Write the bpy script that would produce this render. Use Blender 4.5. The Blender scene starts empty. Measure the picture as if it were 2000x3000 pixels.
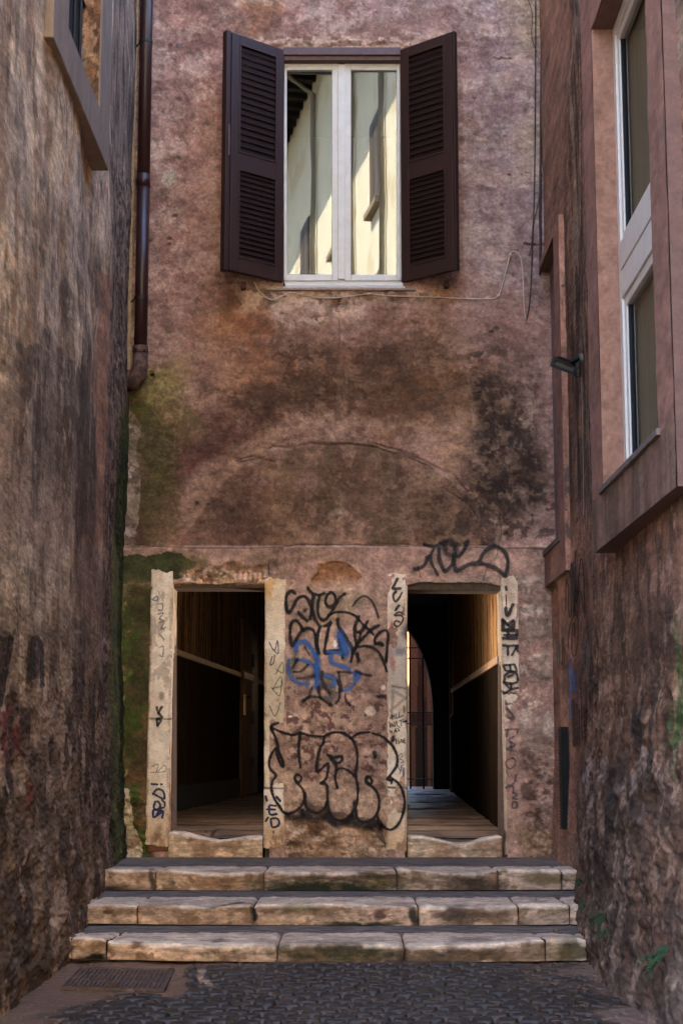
import bpy, math, random
import numpy as np
from mathutils import Vector, Matrix
sc = bpy.context.scene
R_ = math.radians
rng = random.Random(7)
# ------------------------------------------------------------------ camera
F = 4600.0                                   # focal length in photo pixels (photo 2000 x 3000)
YH = 2200.0; XV = 1020.0                     # horizon line, vanishing point of the alley
TH = math.atan((YH-1500)/F); PSI = math.atan((XV-1000)/F/math.cos(TH))
D = 13.3                                     # distance camera - facade
def phi(y): return math.tan(TH+math.atan((1500-y)/F))
# chain of step levels read from the picture, gives the eye height
Y4 = D-0.12
_d3 = -Y4*phi(2512); _Y3 = _d3/-phi(2556); _d2 = -_Y3*phi(2608); _Y2 = _d2/-phi(2653)
_d1 = -_Y2*phi(2710); _Y1 = _d1/-phi(2768); H = -_Y1*phi(2820)
L3, L2, L1 = H-_d3, H-_d2, H-_d1             # top levels of the three steps
Y3, Y2, Y1 = _Y3, _Y2, _Y1
cam = bpy.data.cameras.new('camera'); co = bpy.data.objects.new('camera', cam); sc.collection.objects.link(co)
cam.sensor_fit = 'VERTICAL'; cam.sensor_height = 36.0; cam.lens = F/3000*36.0; cam.clip_end = 500
co.location = (0, 0, H); co.rotation_euler = (math.pi/2+TH, 0, PSI); sc.camera = co
bpy.context.view_layer.update()
CM = np.array(co.rotation_euler.to_matrix())
def ray(px, py):
    px = np.asarray(px, float); py = np.asarray(py, float)
    v = np.stack([(px-1000)/F, (1500-py)/F, -np.ones_like(px)], -1)
    return v @ CM.T
def P(px, py, Y):                            # point of the plane at depth Y seen at a photo pixel
    r = ray(px, py); t = np.asarray(Y)/r[..., 1]; p = r*t[..., None]; p[..., 2] += H; return p
def PX(px, py, X):
    r = ray(px, py); t = np.asarray(X)/r[..., 0]; p = r*t[..., None]; p[..., 2] += H; return p
def PZ(px, py, Z):
    r = ray(px, py); t = (Z-H)/r[..., 2]; p = r*t[..., None]; p[..., 2] += H; return p
def proj(p):
    q = (np.asarray(p, float)-np.array([0, 0, H])) @ CM
    return 1000+F*q[..., 0]/-q[..., 2], 1500-F*q[..., 1]/-q[..., 2]
# ------------------------------------------------------------------ sky, sun, exposure
SUN_EL = 60.0; SUN_AZ = (-1.0, 0.10)          # where the sun stands: left of the alley, a little behind the facade
w = bpy.data.worlds.new('World'); sc.world = w; w.use_nodes = True
nt = w.node_tree; bg = nt.nodes['Background']; sky = nt.nodes.new('ShaderNodeTexSky')
sky.sky_type = 'NISHITA'; sky.sun_disc = False; sky.sun_elevation = R_(SUN_EL); sky.sun_rotation = math.atan2(SUN_AZ[0], SUN_AZ[1])
nt.links.new(sky.outputs[0], bg.inputs[0]); bg.inputs[1].default_value = 0.15
sl = bpy.data.lights.new('sun', 'SUN'); sl.energy = 4.0; sl.angle = R_(0.53); sl.color = (1.0, 0.95, 0.84)
so = bpy.data.objects.new('sun', sl); sc.collection.objects.link(so)
_e = R_(SUN_EL); _a = Vector((SUN_AZ[0], SUN_AZ[1], 0)).normalized()
sv = Vector((_a.x*math.cos(_e), _a.y*math.cos(_e), math.sin(_e)))
so.rotation_euler = (-sv).to_track_quat('-Z', 'Y').to_euler(); so.location = (0, 0, 30)
sc.view_settings.view_transform = 'Standard'; sc.view_settings.look = 'None'
sc.view_settings.exposure = 3.85; sc.view_settings.gamma = 1.0
sc.cycles.use_denoising = True; sc.cycles.use_adaptive_sampling = False; sc.cycles.max_bounces = 8; sc.cycles.diffuse_bounces = 5
sc.cycles.glossy_bounces = 4; sc.cycles.transparent_max_bounces = 24; sc.cycles.caustics_reflective = False
sc.cycles.sample_clamp_indirect = 6.0
# ------------------------------------------------------------------ noise and painting tools
_tabs = {}
def vn(x, y, seed=0):
    if seed not in _tabs: _tabs[seed] = np.random.RandomState(seed+11).rand(256, 256)
    T = _tabs[seed]; xi = np.floor(x).astype(np.int64); yi = np.floor(y).astype(np.int64)
    fx = x-xi; fy = y-yi; fx = fx*fx*(3-2*fx); fy = fy*fy*(3-2*fy)
    a = T[xi & 255, yi & 255]; b = T[(xi+1) & 255, yi & 255]; c = T[xi & 255, (yi+1) & 255]; d = T[(xi+1) & 255, (yi+1) & 255]
    return (a*(1-fx)+b*fx)*(1-fy)+(c*(1-fx)+d*fx)*fy
def fbm(x, y, seed=0, o=5, g=0.55):
    s = 0; a = 1.0; t = 0
    for i in range(o):
        s = s+a*vn(x*2**i+i*17.3, y*2**i-i*9.1, seed+i); t += a; a *= g
    return (s/t-0.5)*1.35+0.5
def ss(a, b, x):
    t = np.clip((x-a)/(b-a), 0, 1); return t*t*(3-2*t)
def inpoly(x, y, poly):
    r = np.zeros(x.shape, bool); n = len(poly)
    for i in range(n):
        x0, y0 = poly[i]; x1, y1 = poly[(i+1) % n]
        if y0 == y1: continue
        c = ((y0 > y) != (y1 > y)) & (x < (x1-x0)*(y-y0)/(y1-y0)+x0); r ^= c
    return r
def pdist(x, y, pl):
    d = np.full(x.shape, 1e9)
    for (x0, y0), (x1, y1) in zip(pl[:-1], pl[1:]):
        dx, dy = x1-x0, y1-y0; t = np.clip(((x-x0)*dx+(y-y0)*dy)/(dx*dx+dy*dy+1e-9), 0, 1)
        d = np.minimum(d, np.hypot(x-x0-t*dx, y-y0-t*dy))
    return d
class Paint:                                  # colours in sRGB 0..255 laid over one another with ragged masks
    def __init__(s, px, py, base, u=None, v=None, k=1.0):
        s.x = px; s.y = py; s.C = np.ones(px.shape+(3,))*np.array(base, float)
        s.u = px/100.0 if u is None else u; s.v = py/100.0 if v is None else v
        s.wx = (fbm(s.u*3, s.v*3, 90, 5)-0.5)*90*k; s.wy = (fbm(s.u*3, s.v*3, 95, 5)-0.5)*90*k
        s.n = fbm(s.u*5, s.v*5, 70, 5)
        s.fine = fbm(s.u*22, s.v*22, 60, 3); s.grain = vn(s.u*55, s.v*70, 77)*0.6+vn(s.u*28, s.v*40, 78)*0.4-0.5
    def lay(s, m, col, a=1.0):
        m = np.clip(m*a, 0, 1)[..., None]; s.C = s.C*(1-m)+np.array(col, float)*m
    def blob(s, cx, cy, rx, ry, col, a=1.0, e=0.35, w=1.0, br=0.0):
        x = s.x+s.wx*w; y = s.y+s.wy*w
        d = np.sqrt(((x-cx)/rx)**2+((y-cy)/ry)**2)+(s.fine-0.5)*br+s.grain*0.30*e*2
        s.lay(1-ss(1-e, 1+e, d), col, a)
    def poly(s, pts, col, a=1.0, w=0.5):
        s.lay(inpoly(s.x+s.wx*w, s.y+s.wy*w, pts).astype(float), col, a)
    def noise(s, lo, hi, col, a=1.0, fu=3, fv=3, seed=1, o=5, m=1.0):
        s.lay(ss(lo, hi+0.02, fbm(s.u*fu, s.v*fv, seed, o)+s.grain*0.18)*m, col, a)
    def line(s, pts, wd, col, a=1.0, w=0.15):
        x = s.x+s.wx*w; y = s.y+s.wy*w; s.lay(1-ss(wd*0.45, wd, pdist(x, y, pts)), col, a)
def gritty(p, fu=10, fv=34, a=0.14, b=0.20):      # brushed and sandy variation of the colour
    t = (fbm(p.u*fu, p.v*fv, 170, 3)-0.5)*a+(fbm(p.u*fv, p.v*fu, 173, 3)-0.5)*a*0.4+p.grain*b+(fbm(p.u*16, p.v*20, 176, 4)-0.5)*a*1.6+(fbm(p.u*4, p.v*5, 179, 4)-0.5)*a*1.4
    p.C = p.C*(1+t)[..., None]
GAIN = np.array([1.07, 1.0, 0.90])
def lin(C):
    c = np.clip(np.asarray(C, float)/255.0, 0, 1); return np.where(c <= 0.04045, c/12.92, ((c+0.055)/1.055)**2.4)
# ------------------------------------------------------------------ objects
def link(o, parent=None):
    sc.collection.objects.link(o)
    if parent is not None: o.parent = parent
    return o
def tag(o, label=None, cat=None, group=None, kind=None):
    if label: o['label'] = label
    if cat: o['category'] = cat
    if group: o['group'] = group
    if kind: o['kind'] = kind
    return o
def thing(name, label, cat, loc=(0, 0, 0), group=None):
    o = bpy.data.objects.new(name, None); o.empty_display_size = 0.2; link(o); o.location = loc
    return tag(o, label, cat, group)
def fix(o, parent):                           # geometry is written in world coordinates
    if parent is not None:
        t = Vector((0, 0, 0)); q = parent
        while q is not None: t += Vector(q.location); q = q.parent
        o.location = -t
    return o
class MB:
    def __init__(s): s.v = []; s.f = []
    def add(s, vs, fs):
        b = len(s.v); s.v += [tuple(float(c) for c in v) for v in vs]; s.f += [tuple(b+i for i in f) for f in fs]; return s
    def hexa(s, a, b):                        # two quads, corresponding corners
        return s.add(list(a)+list(b), [(0, 1, 2, 3), (7, 6, 5, 4), (0, 4, 5, 1), (1, 5, 6, 2), (2, 6, 7, 3), (3, 7, 4, 0)])
    def box(s, x0, x1, y0, y1, z0, z1):
        return s.hexa([(x0, y0, z0), (x1, y0, z0), (x1, y0, z1), (x0, y0, z1)], [(x0, y1, z0), (x1, y1, z0), (x1, y1, z1), (x0, y1, z1)])
    def pxq(s, quad, Yf, Yb):                 # photo quad on plane Yf, pushed back to Yb
        a = [P(x, y, Yf) for x, y in quad]; b = [(p[0], Yb, p[2]) for p in a]; return s.hexa(a, b)
    def rect(s, x0, y0, x1, y1, Yf, Yb): return s.pxq([(x0, y1), (x1, y1), (x1, y0), (x0, y0)], Yf, Yb)
    def xq(s, quad, X, dX):                   # photo quad on the plane X, pushed by dX
        a = [PX(x, y, X) for x, y in quad]; b = [(X+dX, p[1], p[2]) for p in a]; return s.hexa(a, b)
    def tube(s, pts, r, n=10, cap=True):
        pts = [Vector(p) for p in pts]; rr = r if hasattr(r, '__len__') else [r]*len(pts); rings = []
        up = None
        for i, p in enumerate(pts):
            t = (pts[min(i+1, len(pts)-1)]-pts[max(i-1, 0)]).normalized()
            if up is None: up = t.orthogonal().normalized()
            up = (up-t*up.dot(t)).normalized(); sd = t.cross(up)
            rings.append([p+(up*math.cos(2*math.pi*k/n)+sd*math.sin(2*math.pi*k/n))*rr[i] for k in range(n)])
        vs = [v for q in rings for v in q]; fs = []
        for i in range(len(pts)-1):
            for k in range(n): fs.append((i*n+k, i*n+(k+1) % n, (i+1)*n+(k+1) % n, (i+1)*n+k))
        if cap: fs.append(tuple(range(n))[::-1]); fs.append(tuple((len(pts)-1)*n+k for k in range(n)))
        return s.add(vs, fs)
    def build(s, name, mat, parent=None, bevel=0, smooth=False, seg=2):
        me = bpy.data.meshes.new(name); me.from_pydata(s.v, [], s.f); me.validate(); me.update()
        import bmesh
        bm = bmesh.new(); bm.from_mesh(me); bmesh.ops.recalc_face_normals(bm, faces=bm.faces); bm.to_mesh(me); bm.free()
        o = bpy.data.objects.new(name, me); me.materials.append(mat); link(o, parent); fix(o, parent)
        if smooth: me.polygons.foreach_set('use_smooth', [True]*len(me.polygons))
        if bevel:
            m = o.modifiers.new('bevel', 'BEVEL'); m.width = bevel; m.segments = seg; m.limit_method = 'ANGLE'
        return o
def dense(name, pts, col, mat, parent=None, keep=None, smooth=True):
    nu, nv = pts.shape[:2]; me = bpy.data.meshes.new(name)
    me.vertices.add(nu*nv); me.vertices.foreach_set('co', np.ascontiguousarray(pts, dtype=np.float32).ravel())
    i = np.arange(nu*nv).reshape(nu, nv); q = np.stack([i[:-1, :-1], i[1:, :-1], i[1:, 1:], i[:-1, 1:]], -1)
    q = q.reshape(-1, 4) if keep is None else q[keep]
    n = len(q); me.loops.add(n*4); me.polygons.add(n)
    me.loops.foreach_set('vertex_index', q.ravel().astype(np.int32))
    me.polygons.foreach_set('loop_start', (np.arange(n)*4).astype(np.int32))
    try: me.polygons.foreach_set('loop_total', np.full(n, 4, np.int32))
    except Exception: pass
    me.update(calc_edges=True)
    ca = me.color_attributes.new('Col', 'FLOAT_COLOR', 'POINT')
    c4 = np.ones((nu*nv, 4), np.float32); c4[:, :3] = (lin(col)*GAIN).reshape(-1, 3); ca.data.foreach_set('color', c4.ravel())
    me.polygons.foreach_set('use_smooth', np.full(n, smooth))
    me.materials.append(mat); o = bpy.data.objects.new(name, me); link(o, parent); fix(o, parent); return o
# ------------------------------------------------------------------ materials
def newmat(name):
    m = bpy.data.materials.new(name); m.use_nodes = True; n = m.node_tree.nodes; return m, n, m.node_tree.links, n['Principled BSDF']
def rgb(c): return tuple(float(x) for x in lin(c))+(1,)
def noise_col(n, l, src, sc1, amt, vec, det=6, dist=0.0):
    t = n.new('ShaderNodeTexNoise'); t.inputs['Scale'].default_value = sc1; t.inputs['Detail'].default_value = det; t.inputs['Roughness'].default_value = 0.65
    l.new(vec, t.inputs['Vector'])
    r = n.new('ShaderNodeMapRange'); r.inputs[1].default_value = 0.36; r.inputs[2].default_value = 0.64; r.inputs[3].default_value = 1-amt; r.inputs[4].default_value = 1+amt
    l.new(t.outputs['Fac'], r.inputs[0])
    m = n.new('ShaderNodeVectorMath'); m.operation = 'SCALE'; l.new(src, m.inputs[0]); l.new(r.outputs[0], m.inputs['Scale']); return m.outputs[0], t.outputs['Fac']
def specks(n, l, src, scl, thr, col, vec, amt=0.8):
    t = n.new('ShaderNodeTexNoise'); t.inputs['Scale'].default_value = scl; t.inputs['Detail'].default_value = 4; l.new(vec, t.inputs['Vector'])
    r = n.new('ShaderNodeMapRange'); r.inputs[1].default_value = thr; r.inputs[2].default_value = thr+0.05; r.inputs[4].default_value = amt; l.new(t.outputs['Fac'], r.inputs[0])
    m = n.new('ShaderNodeMix'); m.data_type = 'RGBA'; l.new(r.outputs[0], m.inputs[0]); l.new(src, m.inputs[6]); m.inputs[7].default_value = rgb(col); return m.outputs[2], r.outputs[0]
def mat_painted(name, rough=0.92, amt=0.16, s1=45, bump=0.5, pits=True, stretch=(1, 1, 1), spec=0.25, gloss_noise=False, bd=0.004):
    m, n, l, b = newmat(name)
    a = n.new('ShaderNodeAttribute'); a.attribute_name = 'Col'
    tc = n.new('ShaderNodeNewGeometry'); mp = n.new('ShaderNodeMapping'); mp.inputs['Scale'].default_value = stretch; l.new(tc.outputs['Position'], mp.inputs['Vector']); v = mp.outputs[0]
    c, f1 = noise_col(n, l, a.outputs['Color'], s1, amt, v)
    c, f2 = noise_col(n, l, c, s1*3.2, amt*0.9, v, 4)
    if pits:
        c, k1 = specks(n, l, c, 150, 0.72, (66, 50, 42), v, 0.45)
        c, k2 = specks(n, l, c, 170, 0.73, (186, 166, 150), v, 0.3)
    l.new(c, b.inputs['Base Color']); b.inputs['Roughness'].default_value = rough; b.inputs['Specular IOR Level'].default_value = spec
    bp = n.new('ShaderNodeBump'); bp.inputs['Strength'].default_value = bump; bp.inputs['Distance'].default_value = bd
    ad = n.new('ShaderNodeMath'); ad.operation = 'ADD'; l.new(f1, ad.inputs[0]); l.new(f2, ad.inputs[1])
    if pits:
        sb = n.new('ShaderNodeMath'); sb.operation = 'SUBTRACT'; l.new(ad.outputs[0], sb.inputs[0]); l.new(k1, sb.inputs[1]); l.new(sb.outputs[0], bp.inputs['Height'])
    else: l.new(ad.outputs[0], bp.inputs['Height'])
    l.new(bp.outputs[0], b.inputs['Normal']); return m
def mat_plain(name, col, rough=0.6, amt=0.12, s1=20, bump=0.15, metal=0.0, spec=0.4, stretch=(1, 1, 1), bd=0.002, dirt=None, dthr=0.58, dsc=6):
    m, n, l, b = newmat(name)
    c0 = n.new('ShaderNodeRGB'); c0.outputs[0].default_value = rgb(col)
    tc = n.new('ShaderNodeNewGeometry'); mp = n.new('ShaderNodeMapping'); mp.inputs['Scale'].default_value = stretch; l.new(tc.outputs['Position'], mp.inputs['Vector']); v = mp.outputs[0]
    c, f1 = noise_col(n, l, c0.outputs[0], s1, amt, v); c, f2 = noise_col(n, l, c, s1*5, amt*0.6, v, 4)
    if dirt is not None:
        c, k = specks(n, l, c, dsc, dthr, dirt, v, 0.7)
    l.new(c, b.inputs['Base Color']); b.inputs['Roughness'].default_value = rough; b.inputs['Metallic'].default_value = metal; b.inputs['Specular IOR Level'].default_value = spec
    if bump:
        bp = n.new('ShaderNodeBump'); bp.inputs['Strength'].default_value = bump; bp.inputs['Distance'].default_value = bd; l.new(f1, bp.inputs['Height']); l.new(bp.outputs[0], b.inputs['Normal'])
    return m
def mat_spray(name, col, soft=0.35, dens=1.0, cov=0.2):
    m, n, l, b = newmat(name); b.inputs['Base Color'].default_value = rgb(col); b.inputs['Roughness'].default_value = 0.7; b.inputs['Specular IOR Level'].default_value = 0.2
    a = n.new('ShaderNodeAttribute'); a.attribute_name = 'D'
    g = n.new('ShaderNodeNewGeometry'); t = n.new('ShaderNodeTexNoise'); t.inputs['Scale'].default_value = 60; t.inputs['Detail'].default_value = 5; l.new(g.outputs['Position'], t.inputs['Vector'])
    s = n.new('ShaderNodeMath'); s.operation = 'MULTIPLY_ADD'; l.new(t.outputs['Fac'], s.inputs[0]); s.inputs[1].default_value = 0.7; l.new(a.outputs['Fac'], s.inputs[2])   # d + .7*noise
    r = n.new('ShaderNodeMapRange'); r.inputs[1].default_value = 1.28; r.inputs[2].default_value = 1.28-soft; r.inputs[3].default_value = 0; r.inputs[4].default_value = dens; l.new(s.outputs[0], r.inputs[0])
    t2 = n.new('ShaderNodeTexNoise'); t2.inputs['Scale'].default_value = 130; t2.inputs['Detail'].default_value = 3; l.new(g.outputs['Position'], t2.inputs['Vector'])
    r2 = n.new('ShaderNodeMapRange'); r2.inputs[1].default_value = 0.56+0.12*(1-cov); r2.inputs[2].default_value = 0.66+0.12*(1-cov); r2.inputs[3].default_value = 1; r2.inputs[4].default_value = 0.25; l.new(t2.outputs['Fac'], r2.inputs[0])
    mu = n.new('ShaderNodeMath'); mu.operation = 'MULTIPLY'; l.new(r.outputs[0], mu.inputs[0]); l.new(r2.outputs[0], mu.inputs[1])
    l.new(mu.outputs[0], b.inputs['Alpha']); return m
PLASTER = mat_painted('plaster', 0.95, 0.21, 30, 0.9)
ROUGH = mat_painted('rough_render', 0.97, 0.26, 26, 1.0, bd=0.008)
STREAK = mat_painted('weathered_render', 0.97, 0.24, 30, 0.6, stretch=(1, 0.35, 0.9), bd=0.005)
STONE = mat_painted('travertine', 0.8, 0.12, 34, 0.5, stretch=(1, 1, 2.2))
COBBLE = mat_painted('cobble_stone', 0.42, 0.25, 40, 0.6, pits=False, spec=0.4)
SLAB = mat_painted('floor_slab', 0.5, 0.2, 30, 0.5, pits=False, spec=0.35)
SHUT = mat_plain('shutter_paint', (44, 18, 9), 0.6, 0.15, 14, 0.2, stretch=(1, 1, 0.3))
SLAT = mat_plain('shutter_slat_paint', (30, 13, 8), 0.75, 0.2, 20, 0.2, spec=0.15, stretch=(0.4, 1, 1))
PIPE = mat_plain('brown_pipe_paint', (52, 28, 27), 0.38, 0.12, 10, 0.1)
WFRAME = mat_plain('white_window_paint', (206, 198, 192), 0.35, 0.05, 12, 0.08)
IRON = mat_plain('black_iron', (22, 20, 20), 0.6, 0.2, 30, 0.2)
BLACKP = mat_plain('black_plastic', (10, 10, 11), 0.5, 0.15, 30, 0.1, spec=0.25)
RUST = mat_plain('rusty_iron', (92, 62, 52), 0.8, 0.35, 30, 0.6, dirt=(40, 34, 34), dthr=0.5, dsc=14)
WCABLE = mat_plain('white_cable_sheath', (185, 165, 150), 0.6, 0.15, 40, 0.1)
DCABLE = mat_plain('dark_cable_sheath', (45, 36, 38), 0.6, 0.2, 30, 0.1)
CONDUIT = mat_plain('brown_conduit', (84, 62, 56), 0.7, 0.2, 20, 0.2)
DARK = mat_plain('dark_interior', (20, 17, 15), 0.9, 0.2, 10, 0.1)
# ================================================================== FACADE
fac = thing('plastered_house', 'stained pink plaster house closing the alley, with two low doorways and one shuttered window', 'house', (0, D, L3))
DOOR1 = [(500, 1711), (560, 1709), (700, 1712), (790, 1706), (790, 2560), (500, 2560)]
DOOR2 = [(1185, 1718), (1232, 1708), (1345, 1704), (1420, 1709), (1472, 1716), (1485, 2560), (1185, 2560)]
WIN = [(829, 158), (1174, 158), (1180, 842), (831, 842)]
ARC = [(540+i*10.0, 1792-math.sqrt(max(0, 500**2-(540+i*10.0-985)**2))) for i in range(0, 90)]
BRICKP = [(908, 1712), (916, 1690), (930, 1680), (938, 1655), (962, 1645), (1003, 1646), (1030, 1662), (1048, 1680), (1056, 1692), (1050, 1708), (1040, 1724), (1003, 1730), (960, 1724), (925, 1722)]
CRACKS = [([(330, 1603), (450, 1600), (620, 1606), (800, 1603), (870, 1598), (1010, 1597), (1120, 1600), (1235, 1601), (1360, 1600), (1500, 1606), (1620, 1612)], 5),
          ([(790, 1312), (800, 1305), (850, 1310), (900, 1296), (960, 1302), (1010, 1298), (1060, 1304), (1110, 1312)], 6), ([(1100, 1300), (1180, 1322), (1255, 1355), (1330, 1395), (1370, 1440)], 5),
          ([(690, 1350), (740, 1335), (800, 1352)], 5), ([(700, 1355), (760, 1340)], 6),
          ([(1080, 1305), (1190, 1340), (1260, 1365)], 4), ([(1300, 1430), (1370, 1475), (1400, 1520)], 4),
          ([(1230, 1690), (1222, 1660)], 3), ([(1415, 1700), (1425, 1660), (1440, 1640)], 3), ([(1460, 1500), (1468, 1560), (1455, 1630)], 3)]
_r = np.random.RandomState(5)
for k in range(46):                            # hairline cracks in the upper right plaster
    x, y = _r.uniform(1380, 1570), _r.uniform(60, 760); pl = [(x, y)]; a = _r.uniform(-0.5, 0.5)+(math.pi/2 if k % 3 == 0 else 0)
    for q in range(_r.randint(3, 7)): a += _r.uniform(-0.9, 0.9); x += math.cos(a)*7; y += math.sin(a)*7; pl.append((x, y))
    CRACKS.append((pl, 1.2))
def u_(px): return (px-1020)/345.0
def v_(py): return (2200-py)/345.0
def fac_h(px, py):                             # relief in metres, towards the viewer
    u, v = u_(px), v_(py)
    h = (fbm(u*1.1, v*1.1, 3, 3)-0.5)*0.030+(fbm(u*5, v*5, 8, 5)-0.5)*0.012+(fbm(u*30, v*30, 12, 3)-0.5)*0.004
    wx = (fbm(u*6, v*6, 21, 4)-0.5)*34; wy = (fbm(u*6, v*6, 25, 4)-0.5)*34; X = px+wx; Y = py+wy
    low = ss(1600, 1606, py+wy*0.25); h = h+low*0.018
    for pl, wd in CRACKS:
        xs = [p[0] for p in pl]; ys = [p[1] for p in pl]
        m = (px > min(xs)-40) & (px < max(xs)+40) & (py > min(ys)-40) & (py < max(ys)+40)
        if m.any():
            d = pdist(px[m]+wx[m]*0.3, py[m]+wy[m]*0.3, pl); h[m] -= 0.008*(1-ss(wd*0.3, wd*1.1, d))*min(1.0, wd/4)
    h = h-0.022*inpoly(px+wx*0.35, py+wy*0.35, BRICKP)
    def rough(m, a, f=9, s=31): return m*(fbm(u*f, v*f*1.4, s, 5)-0.55)*a
    h = h+rough(ss(1655, 1680, Y)*(1-ss(1712, 1722, Y))*ss(500, 540, X)*(1-ss(790, 820, X)), 0.09)-0.01*ss(1660, 1668, Y)*ss(540, 560, X)*(1-ss(775, 790, X))*(1-low*0)
    h = h+rough(ss(2380, 2450, Y)*ss(835, 850, X)*(1-ss(1130, 1140, X)), 0.11, 7)
    h = h+rough(ss(2120, 2260, Y)*ss(1535, 1560, X), 0.10, 8, 37)
    h = h+rough(ss(2250, 2330, Y)*(1-ss(415, 440, X)), 0.13, 6, 41)+0.02*ss(2310, 2330, Y)*(1-ss(405, 430, X))
    h = h+rough(ss(120, 128, Y)*(1-ss(136, 140, Y))*ss(760, 780, X)*(1-ss(1195, 1220, X)), 0.05, 16, 44)
    h = h+rough(ss(846, 852, Y)*(1-ss(880, 905, Y))*ss(760, 800, X)*(1-ss(1120, 1200, X)), 0.05, 12, 47)
    h = h-0.03*(1-ss(10, 22, np.hypot(X-1004, (Y-884)*1.3)))-0.03*(1-ss(7, 12, np.hypot(X-447, Y-1096)))
    # blind relieving arch: the tympanum lies a little behind
    r = np.hypot(px-985+wx*0.2, py-1792+wy*0.2); h = h-0.004*(1-ss(480, 500, r))*(py < 1600)
    return h
def fac_paint(px, py):
    u, v = u_(px), v_(py)
    p = Paint(px, py, (154, 118, 111), u, v)
    X = px+p.wx*0.5; Y = py+p.wy*0.5
    p.noise(0.45, 0.75, (166, 132, 124), 0.75, 3.2, 5, 2)
    p.noise(0.52, 0.7, (132, 92, 84), 0.5, 2.2, 3.4, 4)
    p.noise(0.60, 0.66, (172, 144, 134), 0.35, 7, 14, 5)
    p.lay(ss(1290, 1480, X)*(1-ss(720, 950, Y)), (142, 124, 130), 0.75)
    p.lay(ss(1000, 1250, X)*(1-ss(0, 120, Y)), (142, 124, 130), 0.45)
    up = 1-ss(780, 900, Y)
    p.noise(0.56, 0.66, (172, 152, 150), 0.55, 9, 15, 6, m=up*ss(1250, 1400, X))
    p.noise(0.58, 0.70, (118, 92, 94), 0.6, 5, 7, 26, m=up*ss(1250, 1400, X))
    for (x, y, rx, ry, a) in [(1540, 20, 40, 40, .6), (1555, 110, 35, 60, .6), (1560, 400, 40, 60, .6), (1560, 500, 30, 40, .4), (1580, 60, 20, 90, .5)]:
        p.blob(x, y, rx, ry, (176, 156, 128), a, 0.5)
    p.blob(765, 45, 68, 62, (152, 100, 66), 0.8, 0.5); p.blob(690, 20, 60, 40, (150, 108, 80), 0.4, 0.6)
    p.blob(600, 300, 100, 260, (138, 94, 84), 0.45, 0.8); p.blob(560, 760, 130, 160, (140, 96, 86), 0.5, 0.8)
    # shutter surroundings
    p.blob(700, 860, 45, 60, (92, 72, 66), 0.7, 0.5); p.blob(1305, 850, 60, 60, (112, 84, 78), 0.6, 0.6)  # below the left shutter: small stain with the shutter's shading painted in
    p.poly([(755, 108), (790, 112), (1180, 118), (1240, 114), (1250, 124), (1180, 142), (760, 138), (745, 124)], (184, 152, 134), 0.85, 0.25)
    p.poly([(925, 122), (1060, 122), (1055, 136), (930, 136)], (112, 80, 66), 0.8, 0.3); p.blob(785, 118, 20, 14, (120, 86, 60), 0.8, 0.5, 0.4)
    p.blob(720, 935, 62, 75, (146, 98, 70), 0.7, 0.8, 1.5); p.blob(640, 1000, 60, 60, (150, 100, 74), 0.5, 0.6); p.blob(1260, 870, 70, 30, (160, 108, 72), 0.8, 0.6)
    p.blob(860, 905, 95, 55, (176, 144, 130), 0.8, 0.35); p.blob(990, 880, 170, 26, (168, 140, 128), 0.7, 0.5); p.blob(990, 915, 14, 38, (180, 150, 136), 0.7, 0.4, 0.3); p.blob(770, 870, 46, 34, (150, 122, 106), 0.8, 0.4)
    p.blob(1130, 880, 70, 22, (178, 148, 132), 0.8, 0.5); p.blob(950, 868, 34, 12, (96, 66, 54), 0.8, 0.5, 0.5); p.blob(1004, 884, 17, 15, (38, 26, 24), 0.95, 0.3, 0.3)
    p.noise(0.52, 0.62, (150, 116, 98), 0.6, 8, 8, 7, m=ss(845, 880, Y)*(1-ss(960, 1040, Y))*ss(740, 800, X)*(1-ss(1250, 1330, X)))
    p.blob(740, 1000, 30, 110, (128, 76, 52), 0.6, 0.7); p.blob(1160, 950, 60, 60, (128, 92, 78), 0.5, 0.7)
    for k_, (x0, x1, y0, y1) in enumerate([(800, 1000, 856, 960), (1040, 1260, 852, 900), (760, 860, 850, 900)]):
        p.lay(ss(x0-20, x0+30, X)*(1-ss(x1-30, x1+20, X))*ss(y0-8, y0+6, Y)*(1-ss(y1-40, y1+10, Y))*ss(0.44, 0.52, fbm(u*5, v*5, 401+k_, 5)), (182, 152, 138), 0.85)
    p.noise(0.52, 0.60, (92, 64, 52), 0.7, 6, 9, 405, m=ss(848, 856, Y)*(1-ss(880, 900, Y))*ss(760, 800, X)*(1-ss(1150, 1220, X)))
    p.noise(0.56, 0.62, (184, 160, 150), 0.45, 4, 7, 406, m=1-ss(700, 900, Y)); p.noise(0.56, 0.64, (116, 80, 74), 0.55, 3.5, 6, 407, m=(1-ss(820, 1000, Y))*(1-ss(1280, 1450, X)))
    # middle, brown field
    p.blob(990, 1120, 420, 165, (122, 86, 68), 0.8, 0.45, 1.6)
    p.poly([(800, 1010), (880, 1000), (975, 1035), (1000, 1040), (1150, 1010), (1200, 1040), (1190, 1235), (1100, 1250), (960, 1245), (900, 1240), (800, 1245), (740, 1260), (720, 1190), (770, 1150), (780, 1100), (770, 1040)], (84, 59, 46), 0.8, 1.6); p.poly([(1180, 1050), (1300, 1030), (1420, 1060), (1450, 1200), (1330, 1240), (1230, 1225)], (100, 70, 52), 0.6, 1.6)
    p.noise(0.5, 0.6, (86, 58, 44), 0.75, 5, 12, 9, m=ss(960, 1040, Y)*(1-ss(1230, 1280, Y))*ss(740, 800, X)*(1-ss(1400, 1480, X)))
    p.noise(0.5, 0.62, (112, 74, 52), 0.5, 2, 2, 55, m=ss(1000, 1050, Y)*(1-ss(1250, 1290, Y))*ss(650, 800, X)*(1-ss(1400, 1480, X)))
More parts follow.
